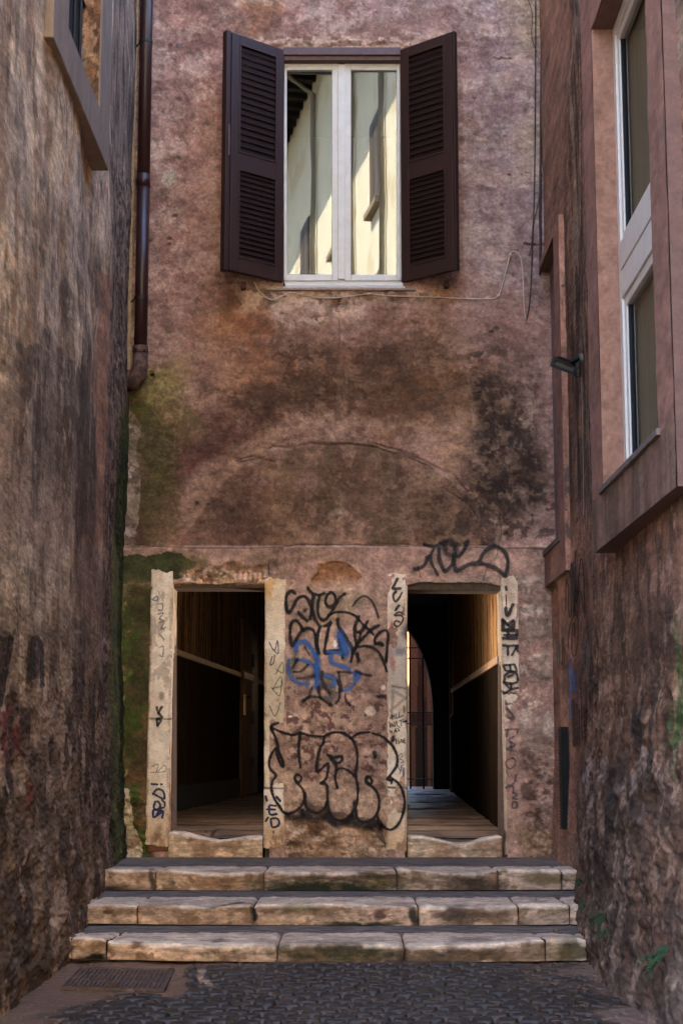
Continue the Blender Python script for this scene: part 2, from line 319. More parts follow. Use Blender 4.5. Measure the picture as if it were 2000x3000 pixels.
    p.blob(1290, 1110, 75, 110, (132, 90, 60), 0.6, 0.9, 1.5); p.blob(1130, 1230, 110, 70, (120, 84, 62), 0.6, 0.7); p.blob(1285, 1260, 55, 45, (170, 130, 104), 0.7, 0.6); p.blob(1320, 1320, 45, 60, (168, 128, 106), 0.6, 0.7)
    p.blob(740, 1050, 60, 90, (128, 78, 54), 0.7, 0.6); p.blob(720, 1110, 60, 26, (176, 126, 98), 0.6, 0.6); p.blob(690, 1060, 60, 60, (158, 116, 96), 0.4, 0.8); p.blob(870, 950, 50, 26, (150, 112, 96), 0.6, 0.7)
    p.blob(996, 1150, 16, 110, (146, 116, 100), 0.6, 0.3, 0.35); p.blob(1090, 1245, 160, 22, (160, 126, 108), 0.6, 0.5); p.blob(985, 1265, 80, 25, (156, 122, 108), 0.7, 0.5)
    # right dark growth
    dk = ss(1340, 1400, X)*(1-ss(1555, 1600, X))*ss(1080, 1180, Y)*(1-ss(1450, 1560, Y))
    p.lay(dk, (88, 66, 54), 0.8)
    p.noise(0.46, 0.56, (54, 42, 38), 0.88, 6, 6, 14, m=dk*(1-ss(1480, 1540, X)*0.4))
    p.noise(0.56, 0.6, (158, 128, 114), 0.8, 16, 9, 16, m=dk)
    p.noise(0.5, 0.6, (56, 40, 36), 0.8, 9, 9, 18, m=ss(1220, 1300, X)*(1-ss(1470, 1520, X))*ss(1480, 1520, Y)*(1-ss(1575, 1592, Y)))
    p.noise(0.56, 0.60, (168, 138, 122), 0.8, 15, 13, 19, m=ss(1220, 1300, X)*(1-ss(1470, 1520, X))*ss(1470, 1500, Y)*(1-ss(1585, 1592, Y)))
    p.noise(0.5, 0.58, (62, 46, 40), 0.8, 7, 10, 43, m=ss(1360, 1400, X)*(1-ss(1480, 1520, X))*ss(990, 1040, Y)*(1-ss(1150, 1200, Y)))
    p.poly([(1500, 960), (1600, 950), (1600, 1270), (1575, 1240), (1530, 1160), (1500, 1090)], (150, 114, 106), 0.9, 0.7)
    p.blob(1585, 1400, 22, 160, (140, 112, 102), 0.7, 0.5)
    # the arch
    r = np.hypot(px-985+p.wx*0.25, py-1792+p.wy*0.25); inn = (1-ss(488, 500, r))*(py < 1600)
    p.lay(inn, (116, 88, 72), 0.72)
    p.noise(0.46, 0.60, (92, 66, 54), 0.85, 3.0, 3.0, 31, m=inn); p.noise(0.56, 0.64, (144, 110, 92), 0.7, 8, 6, 33, m=inn)
    p.noise(0.50, 0.60, (98, 78, 62), 0.6, 7, 1.2, 34, m=inn)
    p.blob(690, 1520, 130, 110, (86, 60, 52), 0.9, 0.6, 1.4); p.blob(840, 1500, 60, 110, (132, 98, 70), 0.5, 0.7)
    p.blob(990, 1517, 17, 12, (182, 158, 144), 0.9, 0.5, 0.5); p.blob(1340, 1470, 50, 40, (132, 98, 80), 0.5, 0.7)
    ring = ss(492, 502, r)*(1-ss(540, 590, r))*ss(470, 560, X)*(1-ss(760, 860, X))*(py < 1600)
    p.lay(ring, (140, 108, 90), 0.6)
    p.lay(ss(494, 500, r)*(1-ss(502, 512, r))*(py < 1590)*ss(700, 780, X)*(1-ss(1380, 1430, X)), (96, 72, 60), 0.5)
    ring2 = ss(560, 600, r)*(1-ss(700, 760, r))*(1-ss(760, 840, X))*ss(1170, 1240, Y)*(py < 1600)
    p.lay(ring2, (88, 56, 50), 0.95); p.blob(470, 1420, 30, 180, (112, 72, 66), 0.5, 0.7); p.blob(505, 1560, 50, 30, (132, 88, 82), 0.7, 0.7)
    # moss on the left
    p.blob(455, 1150, 80, 95, (128, 114, 60), 0.9, 0.5, 1.3); p.blob(500, 1230, 70, 60, (126, 100, 70), 0.5, 0.7)
    p.blob(425, 1250, 55, 90, (82, 74, 38), 0.9, 0.45, 1.4); p.blob(445, 1390, 58, 150, (72, 62, 34), 0.9, 0.5, 1.5); p.blob(475, 1520, 50, 70, (98, 76, 52), 0.7, 0.6); p.blob(545, 1215, 34, 24, (84, 72, 44), 0.6, 0.6)
    p.poly([(345, 1200), (400, 1215), (408, 1260), (396, 1350), (404, 1450), (410, 1540), (385, 1590), (345, 1610)], (160, 138, 130), 0.95, 0.5)
    p.noise(0.58, 0.63, (92, 74, 64), 0.8, 14, 14, 61, m=(1-ss(395, 410, X))*ss(1200, 1230, Y)*(1-ss(1600, 1640, Y)))
    p.blob(372, 1165, 22, 60, (140, 104, 66), 0.8, 0.5)
    # lower band
    lo = ss(1598, 1606, py+p.wy*0.12)
    p.lay(lo, (144, 112, 102), 0.8)
    p.noise(0.45, 0.65, (158, 126, 114), 0.6, 5, 4, 62, m=lo); p.noise(0.52, 0.66, (120, 94, 80), 0.6, 3, 3, 63, m=lo)
    p.lay(ss(1594, 1599, py+p.wy*0.12)*(1-ss(1602, 1607, py+p.wy*0.12)), (170, 142, 128), 0.5)
    p.poly([(345, 1615), (540, 1610), (585, 1650), (560, 1690), (345, 1700)], (46, 50, 26), 0.95, 0.6); p.blob(575, 1660, 30, 34, (100, 88, 54), 0.6, 0.8)
    L = (1-ss(440, 470, X))*ss(1690, 1720, Y)
    p.lay(L, (64, 58, 32), 0.95); p.blob(405, 2230, 60, 250, (92, 68, 42), 0.75, 0.5); p.blob(385, 1720, 60, 40, (98, 88, 56), 0.6, 0.6)
    p.noise(0.58, 0.64, (150, 128, 74), 0.65, 9, 9, 64, m=L*(1-ss(385, 400, X))); p.noise(0.56, 0.62, (48, 62, 22), 0.8, 6, 5, 65, m=L*ss(340, 350, X))
    p.blob(382, 1970, 9, 9, (104, 130, 40), 0.9, 0.4, 0.3); p.blob(372, 2180, 28, 14, (70, 92, 30), 0.6, 0.6)
    p.noise(0.5, 0.6, (52, 46, 26), 0.7, 4, 4, 66, m=L)
    p.poly([(335, 2300), (372, 2310), (380, 2360), (392, 2420), (420, 2470), (425, 2540), (320, 2540)], (158, 140, 118), 0.95, 0.35)
    p.noise(0.55, 0.63, (104, 80, 62), 0.7, 6, 9, 67, m=ss(2330, 2350, Y)*(1-ss(425, 435, X)))
    # above the left door, brick rubble
    rb = ss(1660, 1670, Y)*ss(515, 540, X)*(1-ss(785, 800, X))*(Y < 1730)
    p.lay(rb, (142, 112, 94), 0.9); p.noise(0.5, 0.56, (106, 78, 64), 0.7, 11, 11, 68, m=rb); p.noise(0.60, 0.64, (178, 148, 126), 0.9, 12, 12, 69, m=rb)
    for i in range(6): p.blob(688+i*15, 1690, 5.6, 13, (182, 150, 132), 0.9, 0.3, 0.12)
    # exposed brick
    b = inpoly(px+p.wx*0.3, py+p.wy*0.3, BRICKP).astype(float)
    p.lay(b, (124, 86, 62), 1); p.noise(0.5, 0.62, (100, 66, 46), 0.7, 6, 12, 71, m=b); p.noise(0.6, 0.66, (152, 112, 82), 0.6, 14, 14, 72, m=b)
    p.poly([(1022, 1727), (1038, 1728), (1034, 1733), (1018, 1732)], (225, 215, 205), 1, 0.1)
    # centre pier
    c = ss(836, 842, px)*(1-ss(1130, 1136, px))*ss(1690, 1720, Y)
    p.lay(c, (154, 126, 113), 0.7); p.noise(0.50, 0.62, (112, 82, 74), 0.4, 4, 4, 74, m=c*ss(1990, 2100, Y)); p.noise(0.585, 0.62, (66, 40, 40), 0.7, 20, 20, 75, m=c*ss(1960, 2050, Y)*(1-ss(2380, 2430, Y)))
    p.blob(880, 2060, 30, 30, (160, 128, 116), 0.6, 0.5); p.blob(1015, 2060, 60, 26, (160, 128, 116), 0.6, 0.7); p.blob(1083, 2085, 16, 15, (196, 172, 160), 1, 0.2, 0.2); p.blob(850, 2101, 7, 4, (200, 176, 160), 1, 0.3, 0.1); p.blob(1124, 2014, 6, 7, (196, 172, 160), 1, 0.3, 0.1)
    p.blob(980, 1886, 5, 12, (205, 185, 175), 1, 0.3, 0.15); p.blob(940, 1862, 3, 14, (200, 175, 165), 1, 0.3, 0.15); p.blob(1070, 1780, 40, 40, (162, 132, 124), 0.6, 0.6); p.blob(1095, 2015, 40, 30, (72, 48, 48), 0.4, 0.8)
    p.poly([(925, 1735), (1020, 1735), (1085, 1738), (1060, 1780), (960, 1830), (900, 1770)], (136, 116, 96), 0.7, 0.3)
    for (x, y, rx, ry) in [(800, 2290, 26, 60), (860, 2310, 34, 60), (930, 2330, 34, 50), (1000, 2320, 38, 70), (1070, 2330, 34, 60), (1150, 2330, 30, 90)]: p.blob(x, y, rx, ry, (168, 142, 122), 0.6, 0.5, 0.5)
    bt = c*ss(2370, 2430, Y)
    p.lay(bt, (140, 110, 90), 0.8); p.noise(0.5, 0.58, (88, 62, 48), 0.85, 6, 10, 76, m=bt); p.noise(0.58, 0.63, (176, 152, 132), 0.8, 7, 12, 77, m=bt)
    p.poly([(890, 2350), (960, 2380), (1040, 2395), (1120, 2400), (1134, 2470), (1100, 2440), (1000, 2420), (900, 2385)], (52, 38, 32), 0.55, 0.5)
    # right of the right door
    q = ss(1520, 1530, X)*ss(1690, 1710, Y)
    p.lay(ss(1250, 1340, X)*ss(1670, 1690, Y)*(Y < 1730), (134, 116, 104), 0.6)
    p.lay(q, (134, 112, 102), 0.75); p.noise(0.5, 0.62, (146, 108, 98), 0.6, 4, 4, 78, m=q); p.noise(0.6, 0.64, (170, 150, 138), 0.7, 10, 10, 79, m=q); p.lay(q*ss(2130, 2230, Y), (126, 94, 82), 0.6); p.noise(0.54, 0.6, (78, 56, 50), 0.75, 8, 13, 80, m=q*ss(2130, 2230, Y)); p.lay(q*ss(2390, 2450, Y), (124, 98, 70), 0.5)
    # single spots, holes, flecks
    p.blob(489, 521, 23, 30, (176, 158, 142), 0.95, 0.25, 0.25); p.blob(446, 1096, 7, 5, (16, 12, 10), 1, 0.3, 0.1)
    p.poly([(1380, 392), (1392, 398), (1410, 405), (1436, 412), (1428, 420), (1400, 412), (1386, 406)], (190, 160, 140), 0.95, 0.15)
    for (x, y, a, c_) in [(497, 135, 8, (84, 56, 46)), (525, 138, 10, (70, 60, 60)), (522, 290, 8, (80, 68, 66)), (520, 457, 8, (70, 64, 62)), (513, 633, 8, (70, 58, 52)), (497, 700, 7, (44, 32, 30)), (498, 717, 6, (44, 32, 30)), (447, 703, 5, (50, 36, 32)),
                          (1495, 516, 7, (96, 66, 60)), (1473, 608, 8, (96, 66, 58)), (1480, 405, 6, (100, 74, 70)), (1392, 290, 6, (90, 66, 64)), (1457, 961, 9, (48, 50, 46)), (1444, 970, 7, (36, 34, 32)), (576, 1470, 7, (40, 28, 26)), (610, 1473, 7, (50, 36, 32)), (1553, 1142, 8, (80, 60, 54)), (1568, 1392, 7, (36, 26, 24)), (1480, 1562, 8, (60, 44, 40)), (1556, 2062, 7, (200, 178, 168)), (1304, 770, 5, (70, 56, 52))]:
        p.blob(x, y, a, a*0.7, c_, 0.9, 0.4, 0.25)
    p.poly([(1436, 165), (1460, 172), (1500, 166), (1505, 172), (1462, 180)], (92, 62, 60), 0.8, 0.2)
    p.line([(1536, 716), (1566, 718), (1590, 718)], 5, (60, 38, 38), 0.9); p.line([(1440, 1480), (1462, 1506), (1464, 1540), (1458, 1590), (1456, 1690)], 9, (166, 138, 122), 0.85, 0.2)
    for pl, wd in CRACKS[:10]: p.line(pl, wd*0.7, (58, 42, 38), 0.55, 0.10)
    for pl, wd in CRACKS[10:]: p.line(pl, 2.2, (104, 84, 86), 0.45, 0.05)
    p.line([(993, 930), (992, 1030)], 4, (100, 76, 70), 0.5, 0.1)
    p.C = p.C*(1+0.20*ss(1500, 1700, py)+0.06*ss(1000, 1500, py))[..., None]*1.0  # lower wall colour raised to offset the weaker light down there
    for k_, (f1, f2) in enumerate([(7, 11), (12, 18), (19, 26)]):
        cl = ss(0.46, 0.60, fbm(u*1.6, v*2.0, 420+k_, 4))
        p.noise(0.57, 0.585, (172, 144, 132), 0.26, f1, f2, 424+k_, m=cl*ss(0, 900, 1800-py)); p.noise(0.58, 0.595, (82, 60, 52), 0.20+0.12*(k_ == 2), f1*1.2, f2, 428+k_, m=ss(0.46, 0.60, fbm(u*1.8, v*1.5, 432+k_, 4)))
    p.blob(1080, 1130, 300, 95, (70, 50, 40), 0.45, 0.6, 1.8, 0.8); p.blob(1480, 1330, 90, 190, (52, 40, 36), 0.5, 0.6, 1.8, 0.8); p.blob(1140, 1480, 260, 70, (84, 60, 48), 0.4, 0.7, 1.8, 0.8); p.blob(620, 1290, 90, 60, (80, 52, 46), 0.5, 0.7, 1.5, 0.6); p.blob(1300, 1270, 80, 90, (170, 128, 104), 0.35, 0.7, 1.5, 0.6); p.blob(760, 1190, 60, 40, (78, 54, 42), 0.5, 0.6, 1.5)
    p.blob(430, 1320, 60, 230, (70, 64, 34), 0.45, 0.6, 1.6, 0.8); p.blob(1130, 900, 120, 30, (176, 146, 132), 0.35, 0.7, 1.6, 0.8); p.blob(860, 900, 90, 50, (178, 148, 134), 0.45, 0.6, 1.6, 0.8)
    p.noise(0.545, 0.56, (172, 144, 130), 0.5, 20, 13, 450, m=dk*ss(0.45, 0.55, fbm(u*3, v*3, 451, 4))); p.noise(0.54, 0.56, (40, 30, 28), 0.55, 10, 12, 452, m=dk); p.noise(0.55, 0.57, (46, 34, 30), 0.5, 14, 14, 453, m=ss(1180, 1300, X)*ss(1380, 1460, Y)*(1-ss(1585, 1592, Y)))
    for k_, (x0, x1, y0, y1, th) in enumerate([(790, 960, 858, 965, 0.45), (960, 1060, 856, 930, 0.5), (1050, 1250, 850, 905, 0.46), (700, 800, 850, 925, 0.5), (760, 1250, 106, 136, 0.40)]):
        m_ = ss(x0-15, x0+20, X)*(1-ss(x1-20, x1+15, X))*ss(y0-5, y0+4, py+p.wy*0.12)*(1-ss(y1-26, y1+6, Y))
        p.lay(m_*ss(th, th+0.02, fbm(u*6, v*7, 461+k_, 5)), (190, 160, 145), 0.75); p.lay(m_*ss(0.62, 0.64, fbm(u*9, v*12, 471+k_, 5)), (92, 64, 50), 0.6)
    p.line([(800, 1262), (900, 1250), (1100, 1250), (1250, 1262)], 16, (154, 122, 106), 0.35, 0.9)
    zone = ss(930, 1040, Y)*(1-ss(1560, 1600, Y))*ss(600, 760, X)*(1-ss(1560, 1620, X))
    p.noise(0.50, 0.53, (72, 52, 42), 0.28, 9, 14, 440, m=zone); p.noise(0.55, 0.57, (158, 126, 106), 0.34, 13, 16, 441, m=zone*ss(0.48, 0.58, fbm(u*2, v*2, 442, 4)))
    g_ = p.C.mean(-1, keepdims=True); p.C = g_+(p.C-g_)*0.94
    gritty(p)
    return p.C
xs = np.concatenate([np.linspace(300, 1650, 541)])
ys = np.concatenate([np.linspace(-1500, -80, 40), np.linspace(-70, 2540, 1045)])
PXg, PYg = np.meshgrid(xs, ys, indexing='ij')
pts = P(PXg, PYg, D); hh = fac_h(PXg, PYg)
cx = (PXg[:-1, :-1]+PXg[1:, 1:])/2; cy = (PYg[:-1, :-1]+PYg[1:, 1:])/2
_wx = (fbm(u_(cx)*9, v_(cy)*9, 21, 4)-0.5)*10
keep = ~(inpoly(cx, cy+_wx, DOOR1) | inpoly(cx, cy+_wx, DOOR2) | inpoly(cx, cy, WIN))
pts[..., 1] = D-hh
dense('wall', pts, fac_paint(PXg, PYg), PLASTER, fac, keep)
# wall thickness behind: masses between and above the openings
TK = 0.36
mb = MB()
mb.rect(-400, 2560, 508, -1500, D+0.09, D+TK); mb.rect(776, 2560, 1193, 1700, D+0.09, D+TK); mb.rect(1466, 2560, 2100, -1500, D+0.09, D+TK)
mb.rect(508, 1700, 1466, 846, D+0.091, D+TK); mb.rect(508, 846, 826, -1500, D+0.091, D+TK); mb.rect(1178, 846, 1466, -1500, D+0.091, D+TK); mb.rect(826, 157, 1178, -1500, D+0.091, D+TK)
CORE = mat_plain('masonry', (104, 82, 72), 0.95, 0.2, 12, 0.4)
mb.build('wall_core', CORE, fac)
# lintels with rough undersides
def rough_block(name, quadf, Yf, Yb, base, mat, parent, amp=0.012, seed=1, paint=None, n=(40, 10, 14), rnd=0.012, label=None):
    """stone with a worn front: quadf(s,t)->photo px of the front face, s along, t 0 bottom..1 top"""
    ns, nt_, nd = n
    s = np.linspace(0, 1, ns)
    prof = [(0.0, 1.0, 0)]+[(0, i/(nt_-1), 0) for i in range(nt_)]
    return None
def slab_px(name, top, bot, x0, x1, Yf, Yb, base, mat, parent, amp=0.006, seed=1, paintf=None, rnd=0.02, nx=120, nfront=26, ntop=26, worn=0.0, zback=None):
    """stone block: top(px)/bot(px) give the photo rows of the front edges; the top runs level back to Yb"""
    xs = np.linspace(x0, x1, nx); tz = P(xs, np.array([top(x) for x in xs]), Yf); bz = P(xs, np.array([bot(x) for x in xs]), Yf)
    rows = []
    for i in range(nfront): 
        t = i/(nfront-1); zz = bz[:, 2]*(1-t)+(tz[:, 2]-rnd)*t; xx = bz[:, 0]*(1-t)+tz[:, 0]*t; rows.append(np.stack([xx, np.full(nx, Yf), zz], -1))
    for i in range(1, 7):
        a = i/6*math.pi/2; rows.append(np.stack([tz[:, 0], np.full(nx, Yf+rnd*(1-math.cos(a))), tz[:, 2]-rnd*(1-math.sin(a))], -1))
    for i in range(1, ntop):
        t = i/(ntop-1); zb = tz[:, 2] if zback is None else tz[:, 2]*(1-t)+zback*t
        rows.append(np.stack([tz[:, 0], np.full(nx, (Yf+rnd)*(1-t)+Yb*t), zb], -1))
    g = np.stack(rows, 1)
    x, y, z = g[..., 0], g[..., 1], g[..., 2]; s_ = y*0.7+z
    n1 = (fbm(x*9+seed, s_*9, seed, 5)-0.5)*amp*2+(fbm(x*34, s_*34+seed, seed+3, 3)-0.5)*amp*0.8
    e = np.minimum(1, np.minimum(x-x.min(), x.max()-x)/rnd/1.2); rr = rnd*0.8*(1-np.sqrt(np.clip(1-(1-np.clip(e, 0, 1))**2, 0, 1)))
    nf = np.zeros(g.shape[1]); nf[:nfront] = 1; nf[nfront:nfront+6] = [math.cos(i/6*math.pi/2) for i in range(1, 7)]
    nz = np.sqrt(1-nf**2)
    g[..., 1] += -(n1-rr*1.0)*nf; g[..., 2] += (n1*0.6-rr)*nz
    pp, qq = proj(g)
    p = Paint(pp, qq, base, x, s_*1.6)
    p.noise(0.5, 0.66, tuple(min(255, c+20) for c in base), 0.7, 6, 14, seed+40); p.noise(0.54, 0.62, tuple(c*0.72 for c in base), 0.6, 10, 22, seed+44)
    topm = (np.arange(g.shape[1]) > nfront+1).astype(float)[None, :]*np.ones_like(x)
    if paintf: paintf(p, topm, x, z)
    ix = np.arange(g.shape[1]); p.lay((ss(nfront-2, nfront+2, ix)*(1-ss(nfront+7, nfront+12, ix)))[None, :]*ss(0.42, 0.55, fbm(x*5, x*0+seed, seed+60, 3)), (222, 206, 192), 0.6)  # worn nosing lip with an edge highlight painted in
    gritty(p, 8, 40, 0.18, 0.2)
    return dense(name, g, p.C, mat, parent)
def L1P(*a): return lambda x: float(np.interp(x, a[0::2], a[1::2]))
slab_px('lintel', L1P(490, 1706, 1000, 1706), L1P(490, 1717, 600, 1714, 790, 1718), 500, 782, D+0.005, D+0.1, (116, 88, 68), ROUGH, fac, 0.012, 5, nfront=10, ntop=6)
mb = MB(); mb.pxq([(503, 1722), (782, 1722), (782, 1700), (503, 1700)], D+0.02, D+TK); mb.build('lintel', CORE, fac, 0.01)
mb = MB(); mb.pxq([(1190, 1728), (1470, 1730), (1472, 1698), (1190, 1698)], D+0.034, D+TK); mb.build('lintel', mat_plain('lintel_stone', (92, 76, 62), 0.9, 0.25, 20, 0.5), fac, 0.01)
# ---------------- door jambs
def jamb(px4, Yf, name='door_jamb', seed=1, paintf=None, base=(238, 218, 202), notch=None, depth=TK):
    (ax, ay), (bx, by), (cx_, cy_), (dx, dy) = px4     # TL TR BR BL
    nv_, nf = 260, 26; nd = 16
    t = np.linspace(0, 1, nv_)
    lx, ly = ax+(dx-ax)*t, ay+(dy-ay)*t; rx, ry = bx+(cx_-bx)*t, by+(cy_-by)*t
    A = P(lx, ly, Yf); B = P(rx, ry, Yf); rows = []; r = 0.012
    for i in range(nd): rows.append((0, Yf+depth-(depth-r)*i/(nd-1), 'l'))
    g = []
    for i in range(nd): g.append(np.stack([A[:, 0], np.full(nv_, Yf+depth-(depth-r)*i/(nd-1)), A[:, 2]], -1))
    for i in range(nf):
        s = i/(nf-1); q = A*(1-s)+B*s; q = q.copy(); q[:, 0] = (A[:, 0]+r)*(1-s)+(B[:, 0]-r)*s; q[:, 1] = Yf; g.append(q)
    for i in range(nd): g.append(np.stack([B[:, 0], np.full(nv_, Yf+r+(depth-r)*i/(nd-1)), B[:, 2]], -1))
    g = np.stack(g, 0); x, y, z = g[..., 0], g[..., 1], g[..., 2]
    fr = np.zeros(g.shape[0]); fr[nd:nd+nf] = 1; sd = np.zeros(g.shape[0]); sd[:nd] = -1; sd[nd+nf:] = 1
    n1 = (fbm(x*8+y*6+seed, z*5, seed, 5)-0.5)*0.007+(fbm((x+y)*40, z*40, seed+5, 3)-0.5)*0.002
    edge = np.zeros(g.shape[0]); edge[nd] = edge[nd+nf-1] = 1; edge[nd-1] = edge[nd+nf] = 1
    chip = np.clip(fbm(z*14, x*3+seed*3.1, seed+9, 4)-0.6, 0, 1)*0.045*edge[:, None]
    g[..., 1] += -n1*fr[:, None]+chip*fr[:, None]; g[..., 0] += n1*sd[:, None]-chip*np.sign(x-x.mean())*0.6
    g[..., 2] += (fbm(x*16+seed, y*16, seed+4, 3)-0.5)*0.05*(1-ss(0, 0.06, t))[None, :]+(fbm(x*16+seed, y*16, seed+6, 3)-0.5)*0.03*ss(0.96, 1, t)[None, :]
    if notch: notch(g, t)
    pp, qq = proj(np.stack([x, np.full_like(y, Yf), z], -1))
    p = Paint(pp, qq, base, (x+y), z)
    p.noise(0.5, 0.66, (246, 230, 216), 0.5, 4, 2.5, seed+20); p.noise(0.58, 0.70, (206, 178, 156), 0.5, 5, 3, seed+24)
    p.lay(ss(2330, 2470, qq), (208, 168, 132), 0.7); p.noise(0.55, 0.62, (140, 104, 76), 0.6, 10, 7, seed+26, m=ss(2380, 2450, qq))
    ed = np.zeros(g.shape[0]); ed[nd-1:nd+2] = 1; ed[nd+nf-2:nd+nf+1] = 1
    p.lay(ed[:, None]*ss(0.5, 0.6, fbm(z*9, x*2, seed+70, 4)), (150, 120, 98), 0.3)
    if paintf: paintf(p)
    gritty(p, 20, 20, 0.07, 0.08)
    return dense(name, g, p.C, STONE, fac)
def j1p(p):
    p.line([(440, 2105), (530, 2105)], 3, (96, 74, 62), 0.8, 0.1); p.blob(478, 2035, 10, 12, (140, 114, 100), 0.7, 0.5, 0.5); p.noise(0.52, 0.6, (140, 118, 104), 0.45, 16, 8, 33, m=ss(1700, 1740, p.y)*(1-ss(1960, 2060, p.y)))
    p.blob(445, 2440, 14, 30, (110, 70, 50), 0.6, 0.7)
JF1 = D-0.035
jamb([(443, 1672), (507, 1672), (494, 2478), (425, 2470)], JF1, seed=3, paintf=j1p)
def j2p(p):
    p.lay((1-ss(1740, 1900, p.y)), (226, 198, 164), 0.6); p.blob(800, 1725, 14, 30, (204, 150, 90), 0.7, 0.7); p.line([(770, 2311), (840, 2311)], 3, (86, 66, 56), 0.8, 0.15); p.lay(ss(1880, 1950, p.y)*(1-ss(2100, 2200, p.y)), (196, 174, 148), 0.6)
JF2 = D-0.022
jamb([(776, 1694), (839, 1694), (833, 2488), (771, 2484)], JF2, seed=13, paintf=j2p)
def j3p(p):
    p.lay(ss(1835, 1880, p.y)*(1-ss(2010, 2100, p.y)), (176, 162, 154), 0.7)
    p.blob(1142, 1832, 6, 18, (150, 58, 52), 0.7, 0.7, 0.3); p.blob(1143, 1890, 7, 22, (176, 120, 112), 0.6, 0.7, 0.3); p.blob(1146, 1945, 6, 22, (172, 92, 90), 0.6, 0.7, 0.3)
    p.blob(1182, 1850, 14, 26, (76, 66, 66), 0.75, 0.6, 0.4); p.blob(1166, 1918, 14, 12, (108, 104, 120), 0.6, 0.7, 0.4)
    p.line([(1143, 2100), (1146, 2020), (1186, 2038), (1140, 2080)], 6, (132, 118, 110), 0.6, 0.2); p.line([(1146, 2008), (1184, 2010)], 4, (104, 92, 88), 0.7, 0.2)
    p.line([(1130, 2308), (1160, 2312), (1196, 2310)], 3, (72, 54, 46), 0.9, 0.15); p.blob(1182, 2075, 4, 14, (90, 70, 50), 0.7, 0.6, 0.2); p.blob(1188, 2120, 5, 22, (120, 76, 58), 0.6, 0.7, 0.2)
JF3 = D-0.022
jamb([(1131, 1683), (1193, 1679), (1192, 2494), (1131, 2488)], JF3, seed=23, paintf=j3p)
def j4p(p):
    p.line([(1462, 2028), (1474, 2037), (1500, 2037), (1526, 2041)], 4, (58, 40, 34), 0.95, 0.25); p.blob(1506, 1735, 20, 26, (184, 150, 128), 0.5, 0.6)
    p.lay(ss(2120, 2300, p.y), (206, 174, 144), 0.45); p.line([(1504, 1840), (1514, 1775)], 5, (130, 92, 80), 0.5, 0.4); p.blob(1480, 2455, 7, 18, (52, 42, 38), 0.8, 0.5, 0.3)
def n4(g, t):
    w = g[..., 0]; m = ss(P(1498, 1700, D)[0], P(1522, 1700, D)[0], w)*(1-ss(0, 0.05, t))[None, :]; g[..., 2] -= 0.11*m**1.6
JF4 = D-0.018
jamb([(1465, 1692), (1519, 1690), (1528, 2492), (1480, 2502)], JF4, seed=37, paintf=j4p, base=(222, 198, 180), notch=n4)
# broken brick stub under the leftmost jamb
mb = MB(); mb.rect(434, 2495, 493, 2478, D-0.03, D+0.2); mb.rect(446, 2508, 470, 2496, D-0.02, D+0.2); mb.build('brick', mat_plain('old_brick', (120, 70, 52), 0.9, 0.2, 30, 0.5), fac, 0.006)
# ---------------- thresholds
def thp(p, topm, x, z):
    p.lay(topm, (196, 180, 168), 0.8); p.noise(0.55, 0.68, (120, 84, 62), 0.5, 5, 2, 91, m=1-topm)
T1 = L1P(492, 2437, 535, 2440, 583, 2454, 638, 2464, 680, 2459, 722, 2450, 770, 2449)
slab_px('threshold', T1, L1P(490, 2512, 772, 2512), 493, 769, Y4, D+0.10, (208, 176, 150), STONE, fac, 0.006, 51, thp, 0.025, 140)
T2 = L1P(1193, 2447, 1240, 2450, 1290, 2461, 1338, 2473, 1372, 2471, 1414, 2458, 1472, 2448)
slab_px('threshold', T2, L1P(1190, 2512, 1472, 2512), 1194, 1470, Y4, D+0.10, (204, 176, 154), STONE, fac, 0.006, 57, thp, 0.025, 140)
# ---------------- window of the facade
win = MB(); win.rect(826, 176, 1180, 160, D+0.01, D+0.14)
WY = D+0.085
win.build('lintel', mat_plain('mauve_stone', (108, 84, 82), 0.8, 0.15, 20, 0.3), fac, 0.004)
w0 = MB(); w0.pxq([(830, 160), (1172, 160), (1172, 138), (830, 138)], D-0.02, D+0.09); w0.build('shutter_head_rail', mat_plain('mauve_paint', (88, 66, 66), 0.6, 0.15, 14, 0.2), fac, 0.004)
FRM = MB()
def fr(x0, y0, x1, y1, a, b): FRM.rect(x0, y1, x1, y0, a, b)
FRM.pxq([(832, 826), (841, 826), (839, 178), (829, 178)], WY+0.02, WY+0.09); FRM.pxq([(1164, 826), (1178, 826), (1173, 178), (1160, 178)], WY+0.02, WY+0.09)
fr(829, 176, 1176, 192, WY+0.02, WY+0.09); fr(832, 818, 1180, 830, WY+0.02, WY+0.09)
wf = FRM.build('window', WFRAME, fac, 0.004)
sa = MB()
def sash(m, lx0, lx1, rx0, rx1, t0, t1, b0, b1, Yf, Yb, lx0b=None, rx1b=None):
    m.rect(lx0, b1, lx1, t0, Yf, Yb); m.rect(rx0, b1, rx1, t0, Yf, Yb); m.rect(lx1, t1, rx0, t0, Yf+0.001, Yb); m.rect(lx1, b1, rx0, b0, Yf+0.001, Yb)
for k, (a0, a1, b0, b1) in enumerate([(831, 840, 972, 991), (1009, 1028, 1161, 1172)]):
    m = MB(); sash(m, a0, a1, b0, b1, 186, 205, 804, 822, WY, WY+0.05); m.build('sash', WFRAME, wf, 0.006)
m = MB(); m.rect(989, 817, 1011, 188, WY-0.018, WY+0.02); m.build('meeting_stile', WFRAME, wf, 0.005)
m = MB(); m.rect(835, 838, 1184, 829, WY-0.06, WY+0.09); m.rect(829, 843, 1186, 839, WY-0.09, WY+0.09); m.build('sill', WFRAME, wf, 0.004)
m = MB(); m.rect(780, 850, 1218, 843, D-0.03, D+0.14); m.build('stone_sill', mat_plain('sill_stone', (150, 126, 112), 0.8, 0.2, 30, 0.4), fac, 0.006)
